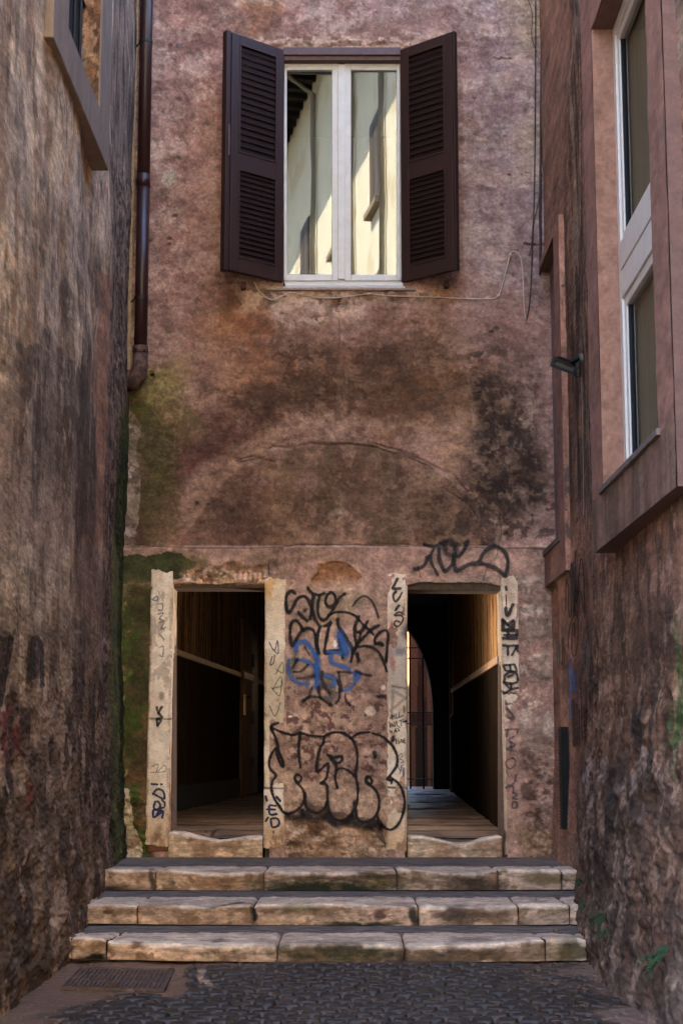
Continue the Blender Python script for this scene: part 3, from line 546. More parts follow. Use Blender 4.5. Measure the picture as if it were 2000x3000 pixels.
def glass(name, refl, tint=(8, 9, 9), wav=0.0, col=(1, 1, 1), wsc=2.0, ior=1.5, flat=False):
    g, n, l, b = newmat(name); n.remove(b); out = [q for q in n if q.type == 'OUTPUT_MATERIAL'][0]
    gl = n.new('ShaderNodeBsdfGlossy'); gl.inputs['Roughness'].default_value = 0.006; gl.inputs['Color'].default_value = col+(1,)
    tr = n.new('ShaderNodeBsdfTransparent'); tr.inputs['Color'].default_value = (0.55, 0.6, 0.58, 1)
    mx = n.new('ShaderNodeMixShader'); fz = n.new('ShaderNodeFresnel'); fz.inputs['IOR'].default_value = ior
    ad = n.new('ShaderNodeMath'); ad.operation = 'ADD'; ad.use_clamp = True; l.new(fz.outputs[0], ad.inputs[0]); ad.inputs[1].default_value = refl-0.04
    (None if flat else l.new(ad.outputs[0], mx.inputs[0])); mx.inputs[0].default_value = refl; l.new(tr.outputs[0], mx.inputs[1]); l.new(gl.outputs[0], mx.inputs[2]); l.new(mx.outputs[0], out.inputs[0])
    if wav:
        t = n.new('ShaderNodeTexNoise'); t.inputs['Scale'].default_value = wsc; t.inputs['Detail'].default_value = 1.5; g_ = n.new('ShaderNodeNewGeometry'); mp = n.new('ShaderNodeMapping'); mp.inputs['Scale'].default_value = (1, 1, 0.5); l.new(g_.outputs['Position'], mp.inputs[0]); l.new(mp.outputs[0], t.inputs['Vector'])
        bp = n.new('ShaderNodeBump'); bp.inputs['Strength'].default_value = 1; bp.inputs['Distance'].default_value = wav; l.new(t.outputs['Fac'], bp.inputs['Height']); l.new(bp.outputs[0], gl.inputs['Normal'])
    return g
PANE = glass('window_glass', 0.085, wav=0.0004)
PANES = []
def pane(x0, x1, yaw, pitch, Yp):
    q = [P(x0-2, 806, Yp), P(x1+2, 806, Yp), P(x1+2, 203, Yp), P(x0-2, 203, Yp)]
    c = sum(q)/4; hx = (q[1][0]-q[0][0])/2; hz = (q[3][2]-q[0][2])/2; pts = []
    for sx, sz in ((-1, -1), (1, -1), (1, 1), (-1, 1)): pts.append((c[0]+sx*hx, Yp+sx*hx*yaw+sz*hz*pitch, c[2]+sz*hz))
    m = MB(); m.add(pts, [(0, 1, 2, 3)]); return m.build('pane', PANE, wf)
pane(840, 972, 0.0205, 0.0215, WY+0.030); pane(1028, 1161, 0.0, 0.0, WY+0.030)
# dark room behind the window
m = MB(); a = P(1000, 900, D); b = P(1000, 100, D); zz0, zz1 = a[2], b[2]
for bx in [(-1.2, 1.2, D+2.4, D+2.5, zz0, zz1), (-1.3, -1.2, D+TK, D+2.5, zz0, zz1), (1.2, 1.3, D+TK, D+2.5, zz0, zz1), (-1.3, 1.3, D+TK, D+2.5, zz0-.1, zz0), (-1.3, 1.3, D+TK, D+2.5, zz1, zz1+.1)]: m.box(*bx)
m.build('room', DARK, fac)
# ---------------- shutters, open
def shutter(side):
    hx = P(832 if side < 0 else 1173, 500, D)[0]; fx = P(676 if side < 0 else 1326, 500, 12.93)[0]; Yh, Yf_ = D-0.01, 12.93
    zt = P(830, 148, D)[2]; zb = P(833, 828, D)[2]
    hv = Vector((hx, Yh, 0)); fv = Vector((fx, Yf_, 0)); L = (fv-hv).length; du = (fv-hv).normalized(); nn = Vector((du.y, -du.x, 0))
    if nn.y > 0: nn = -nn                       # towards the viewer
    nn = Vector((-du.y, du.x, 0)) if Vector((-du.y, du.x, 0)).y < 0 else Vector((du.y, -du.x, 0))
    def slab(m, u0, u1, z0, z1, d0, d1):
        def pt(u, d, z): q = hv+du*u+nn*d; return (q.x, q.y, z)
        m.hexa([pt(u0, d0, z0), pt(u1, d0, z0), pt(u1, d0, z1), pt(u0, d0, z1)], [pt(u0, d1, z0), pt(u1, d1, z0), pt(u1, d1, z1), pt(u0, d1, z1)])
    T = 0.042; st = 0.085; m = MB(); zm = P(700, 475, 13.1)[2]-0.03; rb = 0.13
    slab(m, 0, st, zb, zt, -T, 0); slab(m, L-st, L, zb, zt, -T, 0)
    slab(m, st, L-st, zt-0.085, zt, -T, 0.0); slab(m, st, L-st, zb, zb+rb, -T, 0.0); slab(m, st, L-st, zm-0.075, zm+0.075, -T, 0.0)
    s = m.build('shutter', SHUT, fac, 0.005)
    for z0, z1 in ((zm+0.075, zt-0.085), (zb+rb, zm-0.075)):
        q = MB(); n = 17
        for i in range(n):
            zc = z0+(i+0.5)*(z1-z0)/n; h = (z1-z0)/n*0.54
            def pt(u, d, z): r = hv+du*u+nn*d; return (r.x, r.y, z)
            q.hexa([pt(st-.004, -0.010, zc-h), pt(L-st+.004, -0.010, zc-h), pt(L-st+.004, -0.004, zc-h+0.006), pt(st-.004, -0.004, zc-h+0.006)],
                   [pt(st-.004, -0.026, zc+h-0.006), pt(L-st+.004, -0.026, zc+h-0.006), pt(L-st+.004, -0.020, zc+h), pt(st-.004, -0.020, zc+h)])
        q.build('louvre_panel', SLAT, s)
        q = MB(); slab(q, st-0.003, st+0.012, z0, z1, -0.002, 0.005); slab(q, L-st-0.012, L-st+0.003, z0, z1, -0.002, 0.005); slab(q, st+0.012, L-st-0.012, z0-.003, z0+0.012, -0.002, 0.005); slab(q, st+0.012, L-st-0.012, z1-0.012, z1+.003, -0.002, 0.005); q.build('beading', SHUT, s, 0.002)
    # second narrow leaf strip folded at the free edge
    if side < 0:
        q = MB(); slab(q, L+0.004, L+0.05, zb-0.005, zt+0.01, -T-0.03, -0.008); q.build('edge_strip', SHUT, s, 0.004)
        q = MB(); slab(q, L+0.012, L+0.03, zm+0.02, zm+0.30, -0.008, 0.004); q.build('latch_bar', mat_plain('worn_steel', (92, 78, 78), 0.5, 0.2, 20, 0.2, metal=0.5), s, 0.002)
    else:
        q = MB(); slab(q, L+0.003, L+0.02, zb-0.004, zt+0.006, -T-0.015, -0.006); q.build('edge_strip', SHUT, s, 0.004)
    for zh in (zb+0.25, zt-0.25):
        q = MB(); slab(q, -0.03, 0.05, zh-0.03, zh+0.03, -T-0.006, -T); q.build('hinge', IRON, s)
    return s
sL = shutter(-1); sL['label'] = 'left shutter with a worn steel latch bar on its free edge'; sR = shutter(1)
# iron shutter stays under the window
for px, py in ((714, 837), (1306, 832)):
    m = MB(); a = P(px, py, D); m.box(a[0]-0.02, a[0]+0.02, D-0.07, D+0.02, a[2]-0.045, a[2]+0.02); m.tube([(a[0]-0.028, D-0.06, a[2]-0.03), (a[0]+0.028, D-0.06, a[2]-0.03)], 0.014); m.build('shutter_stop', RUST, fac, 0.005)
# ================================================================== STEPS
steps = thing('stone_steps', 'three worn travertine steps running wall to wall below the doorways', 'steps', (0, Y1, 0))
def row(k, xb, tops, bots, Yf, Lk, Ynext, stains, seed):
    Yb = Yf+0.60
    for i in range(len(xb)-1):
        def pf(p, topm, x, z, i=i):
            fr = 1-topm
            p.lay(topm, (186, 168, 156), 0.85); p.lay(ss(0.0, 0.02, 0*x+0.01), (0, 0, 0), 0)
            for (cx, cy, rx, ry, col, a) in stains: p.blob(cx, cy, rx, ry, col, a, 0.5, 0.45, 0.3)
            p.noise(0.56, 0.66, (104, 80, 60), 0.6, 10, 9, seed+i, m=fr); p.noise(0.58, 0.68, (128, 112, 102), 0.4, 8, 16, seed+9, m=topm)
        base = [(190, 158, 140), (200, 168, 150), (162, 136, 120), (186, 156, 140), (172, 142, 126)][(i+k) % 5]
        slab_px('step_stone', tops, bots, xb[i]+1.5, xb[i+1]-1.5, Yf, Yb, base, STONE, steps, 0.011, seed+i*7, pf, 0.028, max(30, int((xb[i+1]-xb[i])/3)), 26, 30, zback=Lk)
    m = MB(); m.box(-2.3, 2.3, Yb-0.03, Ynext+0.1, Lk-0.2, Lk-0.006); m.build('paving', PAVE, steps)
    m = MB(); m.box(-2.3, 2.3, Yf+0.09, Yb-0.04, Lk-0.5, Lk-0.06); m.build('bedding', CORE, steps)
PAVE = mat_plain('dark_paving', (104, 93, 88), 0.8, 0.35, 9, 0.8, stretch=(1, 2.5, 1), bd=0.01, dirt=(60, 52, 52), dthr=0.5, dsc=7)
G1 = (36, 38, 24); G2 = (60, 52, 36)
row(3, [200, 295, 455, 772, 1162, 1458, 1645, 1760], L1P(290, 2547, 455, 2550, 480, 2546, 600, 2558, 700, 2558, 770, 2552, 900, 2556, 1160, 2553, 1164, 2544, 1330, 2558, 1400, 2560, 1458, 2545, 1650, 2550),
    L1P(200, 2606, 700, 2609, 1700, 2606), Y3, L3, Y4,
    [(960, 2600, 190, 30, (34, 36, 22), 0.95), (1120, 2575, 60, 22, (84, 74, 44), 0.7), (1000, 2565, 190, 8, (60, 44, 34), 0.6), (1400, 2585, 90, 24, (56, 44, 36), 0.8), (1350, 2568, 60, 10, (60, 48, 40), 0.6), (330, 2604, 60, 8, (34, 28, 24), 0.8), (640, 2580, 80, 20, (120, 84, 60), 0.6), (1600, 2575, 50, 20, (78, 70, 44), 0.6), (448, 2580, 8, 30, (60, 46, 38), 0.8)], 200)
row(2, [150, 248, 402, 742, 1225, 1518, 1668, 1800], L1P(240, 2650, 402, 2652, 410, 2648, 600, 2656, 740, 2652, 760, 2650, 1000, 2646, 1160, 2655, 1220, 2652, 1300, 2658, 1460, 2660, 1516, 2650, 1670, 2652),
    L1P(200, 2705, 700, 2710, 1220, 2712, 1700, 2708), Y2, L2, Y3,
    [(1050, 2706, 110, 10, (38, 38, 26), 0.9), (870, 2670, 60, 20, (84, 76, 50), 0.6), (1120, 2675, 16, 14, (70, 48, 44), 0.8), (1330, 2685, 60, 22, (58, 44, 36), 0.8), (1440, 2680, 60, 20, (88, 64, 46), 0.7), (1214, 2690, 14, 26, (36, 30, 26), 0.85), (660, 2655, 80, 6, (44, 36, 34), 0.7), (740, 2690, 8, 24, (30, 24, 22), 0.9), (314, 2682, 12, 6, (60, 40, 32), 0.8), (1180, 2640, 30, 10, (90, 60, 60), 0.4)], 300)
row(1, [110, 208, 312, 812, 1185, 1597, 1720, 1850], L1P(200, 2744, 310, 2752, 330, 2760, 560, 2768, 800, 2768, 820, 2770, 1000, 2766, 1185, 2768, 1300, 2768, 1450, 2764, 1590, 2750, 1720, 2750),
    L1P(200, 2808, 500, 2815, 812, 2818, 1185, 2820, 1720, 2814), Y1, L1, Y2,
    [(990, 2785, 190, 20, (52, 46, 30), 0.85), (1000, 2812, 190, 8, (60, 56, 32), 0.7), (1300, 2800, 180, 20, (56, 42, 34), 0.75), (1480, 2800, 130, 20, (84, 60, 40), 0.6), (1680, 2775, 40, 30, (50, 48, 32), 0.75), (1640, 2790, 60, 30, (92, 72, 44), 0.6), (400, 2770, 22, 12, (84, 56, 44), 0.7), (600, 2762, 50, 6, (60, 50, 54), 0.7), (276, 2805, 30, 14, (20, 16, 14), 0.95), (280, 2770, 40, 14, (88, 66, 44), 0.7), (1370, 2752, 60, 8, (90, 80, 84), 0.5)], 400)
# ================================================================== STREET
gx = np.linspace(-2.3, 2.3, 760); gy = np.concatenate([np.linspace(1.0, 6.9, 60), np.linspace(6.93, Y1+0.12, 260)])
GX, GY = np.meshgrid(gx, gy, indexing='ij')
def cobbles(x, y, cw=0.116, cl=0.100):
    # staggered rows of small setts, each a jittered cell
    y = y+0.05*np.sin(x*2.1+0.6)+(fbm(x*1.5, y*1.5, 140, 2)-0.5)*0.12; x = x+(fbm(x*1.5, y*1.5, 143, 2)-0.5)*0.10
    r = np.random.RandomState(3).rand(512, 512, 3); d1 = np.full(x.shape, 9.0); d2 = d1.copy(); cid = np.zeros(x.shape)
    jy = np.floor(y/cl)
    for a in (-1, 0, 1):
        J = jy+a; off = (J % 2)*0.5
        jx = np.floor(x/cw-off)
        for b in (-1, 0, 1):
            I = jx+b; q = r[I.astype(int) & 511, J.astype(int) & 511]
            cx = (I+0.5+off+(q[..., 0]-0.5)*0.26)*cw; cy = (J+0.5+(q[..., 1]-0.5)*0.26)*cl
            dd = ((np.abs(x-cx)/cw)**3+(np.abs(y-cy)/cl)**3)**(1/3)
            m = dd < d1; d2 = np.where(m, d1, np.minimum(d2, dd)); cid = np.where(m, q[..., 2], cid); d1 = np.where(m, dd, d1)
    return d2-d1, cid
ed, cid = cobbles(GX, GY)
# mortar and dust cover the setts beside the walls and round the manhole
ppx, ppy = proj(np.stack([GX, GY, 0*GX], -1))
wob = (fbm(GX*4, GY*4, 150, 4)-0.5)
edgeR = ss(1.02, 1.40, GX+0.06*(GY-8)+wob*0.7); edgeL = ss(-1.02, -1.38, GX+wob*0.5-0.08*(GY-8.6)); edgeL = 1-ss(-1.40, -1.12, GX+wob*0.35)
mh = inpoly(ppx+wob*60, ppy+wob*30, [(120, 2810), (560, 2815), (560, 2870), (520, 2915), (100, 2915)]).astype(float)
strip = ss(Y1-0.13, Y1-0.05, GY+wob*0.12)
cover = np.clip(np.maximum.reduce([edgeR*0.9, edgeL, mh, strip*0.6]), 0, 1)
dome = ss(0.02, 0.22, ed); tilt = (fbm(GX*9, GY*9, 155, 3)-0.5)*0.006
Hs = dome*0.026*(1-cover*0.85)+tilt+0.014*cover+(cid-0.5)*0.008*dome*(1-cover)+(fbm(GX*3, GY*3, 158, 3)-0.5)*0.02
p = Paint(ppx, ppy, (39, 35, 35), GX*1.3, GY*1.3)
p.lay((cid > 0.6)*1.0, (31, 28, 30), 0.7); p.lay((cid < 0.2)*1.0, (52, 45, 44), 0.6)
p.noise(0.5, 0.65, (54, 49, 49), 0.5, 8, 8, 160)
p.lay(1-ss(0.03, 0.12, ed), (92, 80, 74), 0.85); p.noise(0.5, 0.62, (70, 60, 54), 0.8, 10, 10, 161, m=1-ss(0.03, 0.14, ed))
p.lay(ss(1020, 1200, ppx)*(1-ss(0.03, 0.14, ed)), (64, 56, 54), 0.55)
p.lay(cover, (112, 94, 90), 0.75); p.lay(cover*ss(0, 400, ppx)*(1-ss(600, 700, ppx)), (112, 88, 80), 0.5); p.lay(cover*(1-ss(0.02, 0.12, ed))*edgeR, (140, 124, 122), 0.6); p.lay(cover*dome*edgeR*(1-ss(0.6, 1, edgeR)), (70, 64, 64), 0.6)
p.lay(edgeR*ss(0.7, 1, edgeR), (120, 108, 110), 0.5)
p.poly([(575, 2850), (600, 2848), (598, 2870), (640, 2888), (615, 2890), (580, 2876)], (150, 132, 124), 0.9, 0.2)
p.noise(0.60, 0.64, (130, 112, 100), 0.5, 30, 30, 162, m=0.5)
p.C = p.C*(np.array([0.90, 0.85, 0.80])+0.10*cover[..., None])
pts = np.stack([GX, GY, Hs-0.02], -1)
st = dense('street', pts, p.C, COBBLE); tag(st, kind='structure')
m = MB(); m.add([(-120, -120, -0.06), (120, -120, -0.06), (120, 120, -0.06), (-120, 120, -0.06)], [(0, 1, 2, 3)])
tag(m.build('ground', mat_plain('ground_stone', (86, 78, 74), 0.9, 0.2, 4, 0.2)), kind='structure')
# ---------------- manhole grate
q = [PZ(x, y, 0.012) for x, y in ((238, 2834), (506, 2839), (476, 2897), (186, 2889))]
TL, TR, BR, BL = [Vector(v) for v in q]
man = thing('manhole_cover', 'rectangular cast iron cover with ribbed slots set in the street before the steps', 'manhole cover', tuple((TL+TR+BR+BL)/4-Vector((0, 0, 0.012))))
def bil(s, t, z): a = TL.lerp(TR, s); b = BL.lerp(BR, s); c = a.lerp(b, t); return (c.x, c.y, z)
MANM = mat_plain('cast_iron', (84, 66, 60), 0.6, 0.3, 20, 0.4, metal=0.2, dirt=(120, 98, 88), dthr=0.6, dsc=12)
def bq(m, s0, s1, t0, t1, z0, z1): m.hexa([bil(s0, t1, z0), bil(s1, t1, z0), bil(s1, t0, z0), bil(s0, t0, z0)], [bil(s0, t1, z1), bil(s1, t1, z1), bil(s1, t0, z1), bil(s0, t0, z1)])
m = MB(); bq(m, 0, 1, 0, 1, -0.02, 0.006); m.build('plate', MANM, man, 0.003)
m = MB(); bq(m, -0.02, 1.02, -0.04, 0.0, -0.02, 0.011); bq(m, -0.02, 1.02, 1.0, 1.04, -0.02, 0.011); bq(m, -0.02, 0, 0, 1, -0.02, 0.011); bq(m, 1.0, 1.02, 0, 1, -0.02, 0.011); m.build('rim', MANM, man, 0.002)
m = MB()
for i in range(20):
    s = 0.03+i*0.0475
    for t0, t1 in ((0.06, 0.30), (0.36, 0.62), (0.68, 0.94)): bq(m, s, s+0.026, t0, t1, 0.004, 0.013)
m.build('ribs', MANM, man, 0.002)
# ================================================================== LEFT HOUSE
ZT = 16.0; ZR = 8.6; YN0 = 3.6
def XLf(Y): return np.interp(Y, [-3, 7.5, 9.5, 11.6, 13.3], [-1.60, -1.66, -1.70, -1.83, -1.905])
def XRf(Y): return np.interp(Y, [-1, 7.4, 9.5, 11.0, 12.0, 13.4], [1.42, 1.47, 1.53, 1.66, 1.71, 1.72])
def side_grid(fine=True):
    ys = [0.0]
    Y = np.concatenate([np.linspace(YN0, 6.6, 40), 6.6+np.cumsum(np.linspace(0.016, 0.030, 310))])
    Y = Y[Y < D+0.02]; Z = np.concatenate([np.linspace(-0.15, 6.1, 900), np.linspace(6.2, ZT, 50)]); return np.meshgrid(Y, Z, indexing='ij')
SY, SZ = side_grid()
def left_h(Y, Z):
    x = np.interp(Y, [7.5, 13.3], [0, 560]); px, py = proj(np.stack([XLf(Y), Y, Z], -1))
    low = 1-ss(1.2, 2.6, Z)
    h = (fbm(Y*0.9, Z*0.8, 201, 4)-0.5)*0.06+(fbm(Y*3.5, Z*4.5, 205, 5)-0.5)*0.011*(0.4+low)+(fbm(Y*2.4, Z*7, 208, 5)-0.5)*0.038*low*(0.3+ss(1.7, 0.0, Z))
    h = h+(fbm(Y*8, Z*20, 211, 4)-0.5)*0.009*(0.25+low)+(fbm(Y*18, Z*60, 213, 3)-0.5)*0.006*(0.4+low)+0.05*(1-ss(0.0, 0.9, Z))+0.02*(1-ss(0.1, 2.2, Z))
    h = h+ss(12.0, 12.1, Y)*(fbm(Y*26, Z*26, 215, 3)-0.5)*0.016
    return h
def left_paint(Y, Z):
    px, py = proj(np.stack([XLf(Y), Y, Z], -1)); px = np.where(Y < 5, -400.0, px); py = np.where(Y < 5, 0.0, py)
    p = Paint(px, py, (168, 146, 128), Y*0.62, Z*0.9)
    p.wx = (fbm(Y*2.5, Z*3, 220, 5)-0.5)*60; X = px+p.wx*0.5; Yq = py+p.wy*0.8
    p.noise(0.44, 0.62, (162, 146, 138), 0.75, 5, 1.3, 221); p.noise(0.50, 0.62, (112, 90, 76), 0.7, 6, 1.5, 222); p.noise(0.58, 0.68, (136, 106, 88), 0.6, 9, 2.2, 223)
    p.noise(0.56, 0.64, (84, 69, 60), 0.55, 4.5, 3.2, 224, m=ss(500, 900, Yq)*(1-ss(1500, 1700, Yq)))
    p.noise(0.55, 0.63, (148, 134, 130), 0.7, 8, 2, 225, m=ss(330, 180, X)*(1-ss(700, 900, Yq)))
    p.poly([(60, 1000), (150, 1010), (250, 1060), (300, 1250), (300, 1500), (225, 1560), (180, 1450), (140, 1340), (60, 1300), (50, 1150)], (72, 59, 53), 0.62, 1.6); p.noise(0.6, 0.66, (70, 56, 50), 0.45, 14, 6, 247); p.noise(0.62, 0.68, (172, 154, 144), 0.6, 13, 6, 248)
    p.noise(0.50, 0.62, (66, 54, 49), 0.6, 7, 1.0, 226, m=ss(30, 60, X)*(1-ss(280, 310, X))*ss(940, 1040, Yq)*(1-ss(1500, 1620, Yq)))
    p.noise(0.52, 0.62, (128, 112, 104), 0.7, 9, 1.2, 246, m=(1-ss(200, 250, X))*ss(940, 1040, Yq)*(1-ss(1500, 1620, Yq)))
    p.blob(130, 1520, 70, 130, (134, 114, 106), 0.7, 0.7); p.blob(30, 1400, 36, 260, (132, 108, 98), 0.6, 0.7)
    p.poly([(285, 800), (325, 800), (322, 1200), (308, 1560), (302, 1640), (276, 1570), (288, 1200)], (146, 108, 90), 0.85, 0.3); p.blob(288, 1680, 10, 220, (142, 118, 112), 0.6, 0.6, 0.5)
    p.blob(262, 1700, 34, 300, (86, 62, 54), 0.6, 0.7)
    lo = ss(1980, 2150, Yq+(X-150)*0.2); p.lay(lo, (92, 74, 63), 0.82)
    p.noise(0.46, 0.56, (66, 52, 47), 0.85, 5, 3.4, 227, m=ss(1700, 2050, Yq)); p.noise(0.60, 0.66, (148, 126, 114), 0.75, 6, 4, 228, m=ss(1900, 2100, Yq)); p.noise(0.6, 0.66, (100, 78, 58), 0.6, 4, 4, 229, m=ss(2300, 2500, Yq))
    p.blob(105, 2520, 16, 120, (112, 96, 92), 0.6, 0.7); p.blob(215, 2400, 18, 60, (134, 112, 104), 0.6, 0.7)
    # pebbly strip beside the corner, then moss in the corner
    s = ss(322, 332, X-(py-1000)*-0.02); corner = np.interp(py, [0, 1000, 1600, 2450], [335, 322, 308, 300])
    s = ss(-6, 4, px-corner+p.wx*0.12); p.lay(s, (112, 92, 84), 0.85); p.noise(0.47, 0.55, (60, 48, 44), 0.85, 22, 14, 230, m=s); p.noise(0.60, 0.64, (142, 120, 112), 0.6, 24, 14, 231, m=s)
    mo = ss(-34, -12, px-np.interp(py, [0, 1000, 1600, 2450], [402, 380, 362, 335])+p.wx*0.3)*ss(1130, 1250, py); p.lay(mo, (38, 44, 22), 0.92); p.noise(0.55, 0.62, (66, 74, 34), 0.7, 10, 5, 232, m=mo)
    p.blob(300, 1900, 12, 60, (70, 84, 110), 0.4, 0.7)
    for (x, y, rx, ry) in [(20, 2170, 14, 70), (10, 2110, 20, 24), (60, 2150, 12, 40), (70, 2330, 8, 40), (35, 2090, 10, 30)]: p.blob(x, y, rx, ry, (112, 48, 46), 0.55, 0.7, 0.8, 1.2)
    p.u = p.u*0.45; gritty(p, 8, 18, 0.18, 0.24); p.C = p.C*np.array([1.13, 1.12, 1.08]); return p.C
lh = thing('left_house', 'tall weathered grey brown rendered house on the left side of the alley', 'house', (-1.9, 8, 0))
XS = -1.635
a = PX(157, 103, XS); b = PX(311, 487, XS); zS = (a[2]+b[2])/2; YA, YB = a[1], b[1]
ia = PX(203, 85, XS); ib = PX(293, 308, XS); zI = (ia[2]+ib[2])/2; YI0 = PX(203, 60, XS)[1]; YI1 = ib[1]
cy_ = (SY[:-1, :-1]+SY[1:, 1:])/2; cz_ = (SZ[:-1, :-1]+SZ[1:, 1:])/2
keep = ~((cy_ > YI0) & (cy_ < YI1) & (cz_ > zI) & (cz_ < zI+1.9))
X = XLf(SY)+left_h(SY, SZ)
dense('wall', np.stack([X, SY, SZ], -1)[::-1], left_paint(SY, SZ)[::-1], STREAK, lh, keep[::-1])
def rectX(name, X, y0, y1, z0, z1, paintf, mat, parent, ny=60, nz=160, amp=0.004, flip=False, seed=1, jag=0.0):
    Y, Z = np.meshgrid(np.linspace(y0, y1, ny), np.linspace(z0, z1, nz), indexing='ij'); g = np.stack([X+(fbm(Y*6, Z*6, seed, 4)-0.5)*amp*2*(-1 if flip else 1), Y, Z], -1)
    px, py = proj(g); p = Paint(px, py, (128, 96, 86), Y*0.5, Z*1.1); paintf(p); gritty(p, 20, 14, 0.12, 0.14); return dense(name, g if flip else g[::-1], p.C if flip else p.C[::-1], mat, parent)
def rectY(name, Yp, x0, x1, z0, z1, paintf, mat, parent, nx=40, nz=160, amp=0.004, seed=1):
    X, Z = np.meshgrid(np.linspace(x0, x1, nx), np.linspace(z0, z1, nz), indexing='ij'); g = np.stack([X, Yp-(fbm(X*6, Z*6, seed, 4)-0.5)*amp*2, Z], -1)
    px, py = proj(g); p = Paint(px, py, (128, 96, 86), X*1.5, Z*0.9); paintf(p); gritty(p, 20, 14, 0.12, 0.14); return dense(name, g, p.C, mat, parent)
SURR = mat_plain('grey_surround', (128, 108, 94), 0.9, 0.14, 9, 0.3, stretch=(1, 1, 0.4))
m = MB(); m.box(-2.1, XS, YA, YI0, zS, zS+3); m.box(-2.1, XS, YI1, YB+0.12, zS, zS+3); m.box(-2.1, XS, YI0-.001, YI1+.001, zS, zI); m.box(-2.1, XS, YI0, YI1, zI+1.9, zS+3)
lw = m.build('window', SURR, lh, 0.008)
rectY('reveal', YI1-0.004, -1.775, XS-0.01, zI, zI+1.9, lambda p: (p.lay(p.x*0+1, (134, 98, 74), 0.95), p.noise(0.5, 0.58, (84, 62, 50), 0.85, 8, 8, 240), p.noise(0.6, 0.64, (190, 150, 124), 0.7, 9, 9, 241)), ROUGH, lw, 30, 90, 0.01)
m = MB(); m.box(-2.6, -1.775, YI0+.001, YI1-0.001, zI+.001, zI+1.9); m.build('dark_opening', DARK, lw)
m = MB()
for k in range(5): yy = YI0+(YI1-YI0)*(k+0.7)/5.4; m.tube([(-1.75, yy, zI), (-1.75, yy, zI+1.9)], 0.012, 8)
for k in range(4): m.tube([(-1.75, YI0, zI+0.25+k*0.45), (-1.75, YI1, zI+0.25+k*0.45)], 0.010, 8)
m.build('iron_bars', IRON, lw)
m = MB(); m.box(-12, -2.12, YN0, 30, -0.1, ZT); m.box(-2.12, -1.66, YN0-0.05, YN0+0.01, -0.1, ZT); m.build('masonry', CORE, lh)
# ================================================================== RIGHT HOUSE
rh = thing('right_house', 'pink brown rendered house on the right side with projecting window bays', 'house', (1.8, 8, 0))
XB = 1.395; XW = 1.515
def yz(px, py, X): q = PX(px, py, X); return q[1], q[2]
c1 = yz(1733, 1631, XB); c2 = yz(1983, 1416, XB); zB = (c1[1]+c2[1])/2; YBf = yz(1722, 1000, XB)[0]; YBn = yz(1980, 1416, XB)[0]
s1 = yz(1755, 1443, XB); s2 = yz(1923, 1258, XB); zSl = (s1[1]+s2[1])/2; YOf = yz(1751, 900, XB)[0]; YOn = yz(1915, 900, XB)[0]; zOt = yz(1733, 80, XB)[1]
XN = 1.665
n1 = yz(1604, 1721, XN); n2 = yz(1647, 1669, XN); zN = (n1[1]+n2[1])/2; YNn = yz(1648, 1300, XN)[0]; zNt = (yz(1655, 556, XN)[1]+yz(1602, 725, XN)[1])/2
YNo = yz(1631, 1300, XN)[0]; zNs = (yz(1601, 1612, XN)[1]+yz(1634, 1569, XN)[1])/2; zNo = yz(1622, 682, XN)[1]
def right_h(Y, Z):
    low = 1-ss(1.0, 2.2, Z+(fbm(Y*2, Z*0.3, 250, 3)-0.5)*1.2)
    near = 1-ss(10.6, 11.6, Y)
    h = (fbm(Y*1.2, Z*0.8, 251, 4)-0.5)*0.04+(fbm(Y*3.5, Z*4, 255, 5)-0.5)*0.014+(fbm(Y*18, Z*60, 253, 3)-0.5)*0.006
    rid = np.abs(fbm(Y*1.6+Z*1.2, Z*3.2-Y*0.5, 258, 5)-0.5)*2
    h = h+low*near*((0.35-rid)*0.045+(fbm(Y*6, Z*14, 262, 5)-0.5)*0.025)+0.06*(1-ss(0.2, 1.6, Z))*near+0.05*(1-ss(0, 0.5, Z))+0.03*(1-ss(0.2, 1.6, Z))
    h = h*(1-0.75*ss(11.8, 12.2, Y)*ss(0.9, 1.2, Z))
    return h
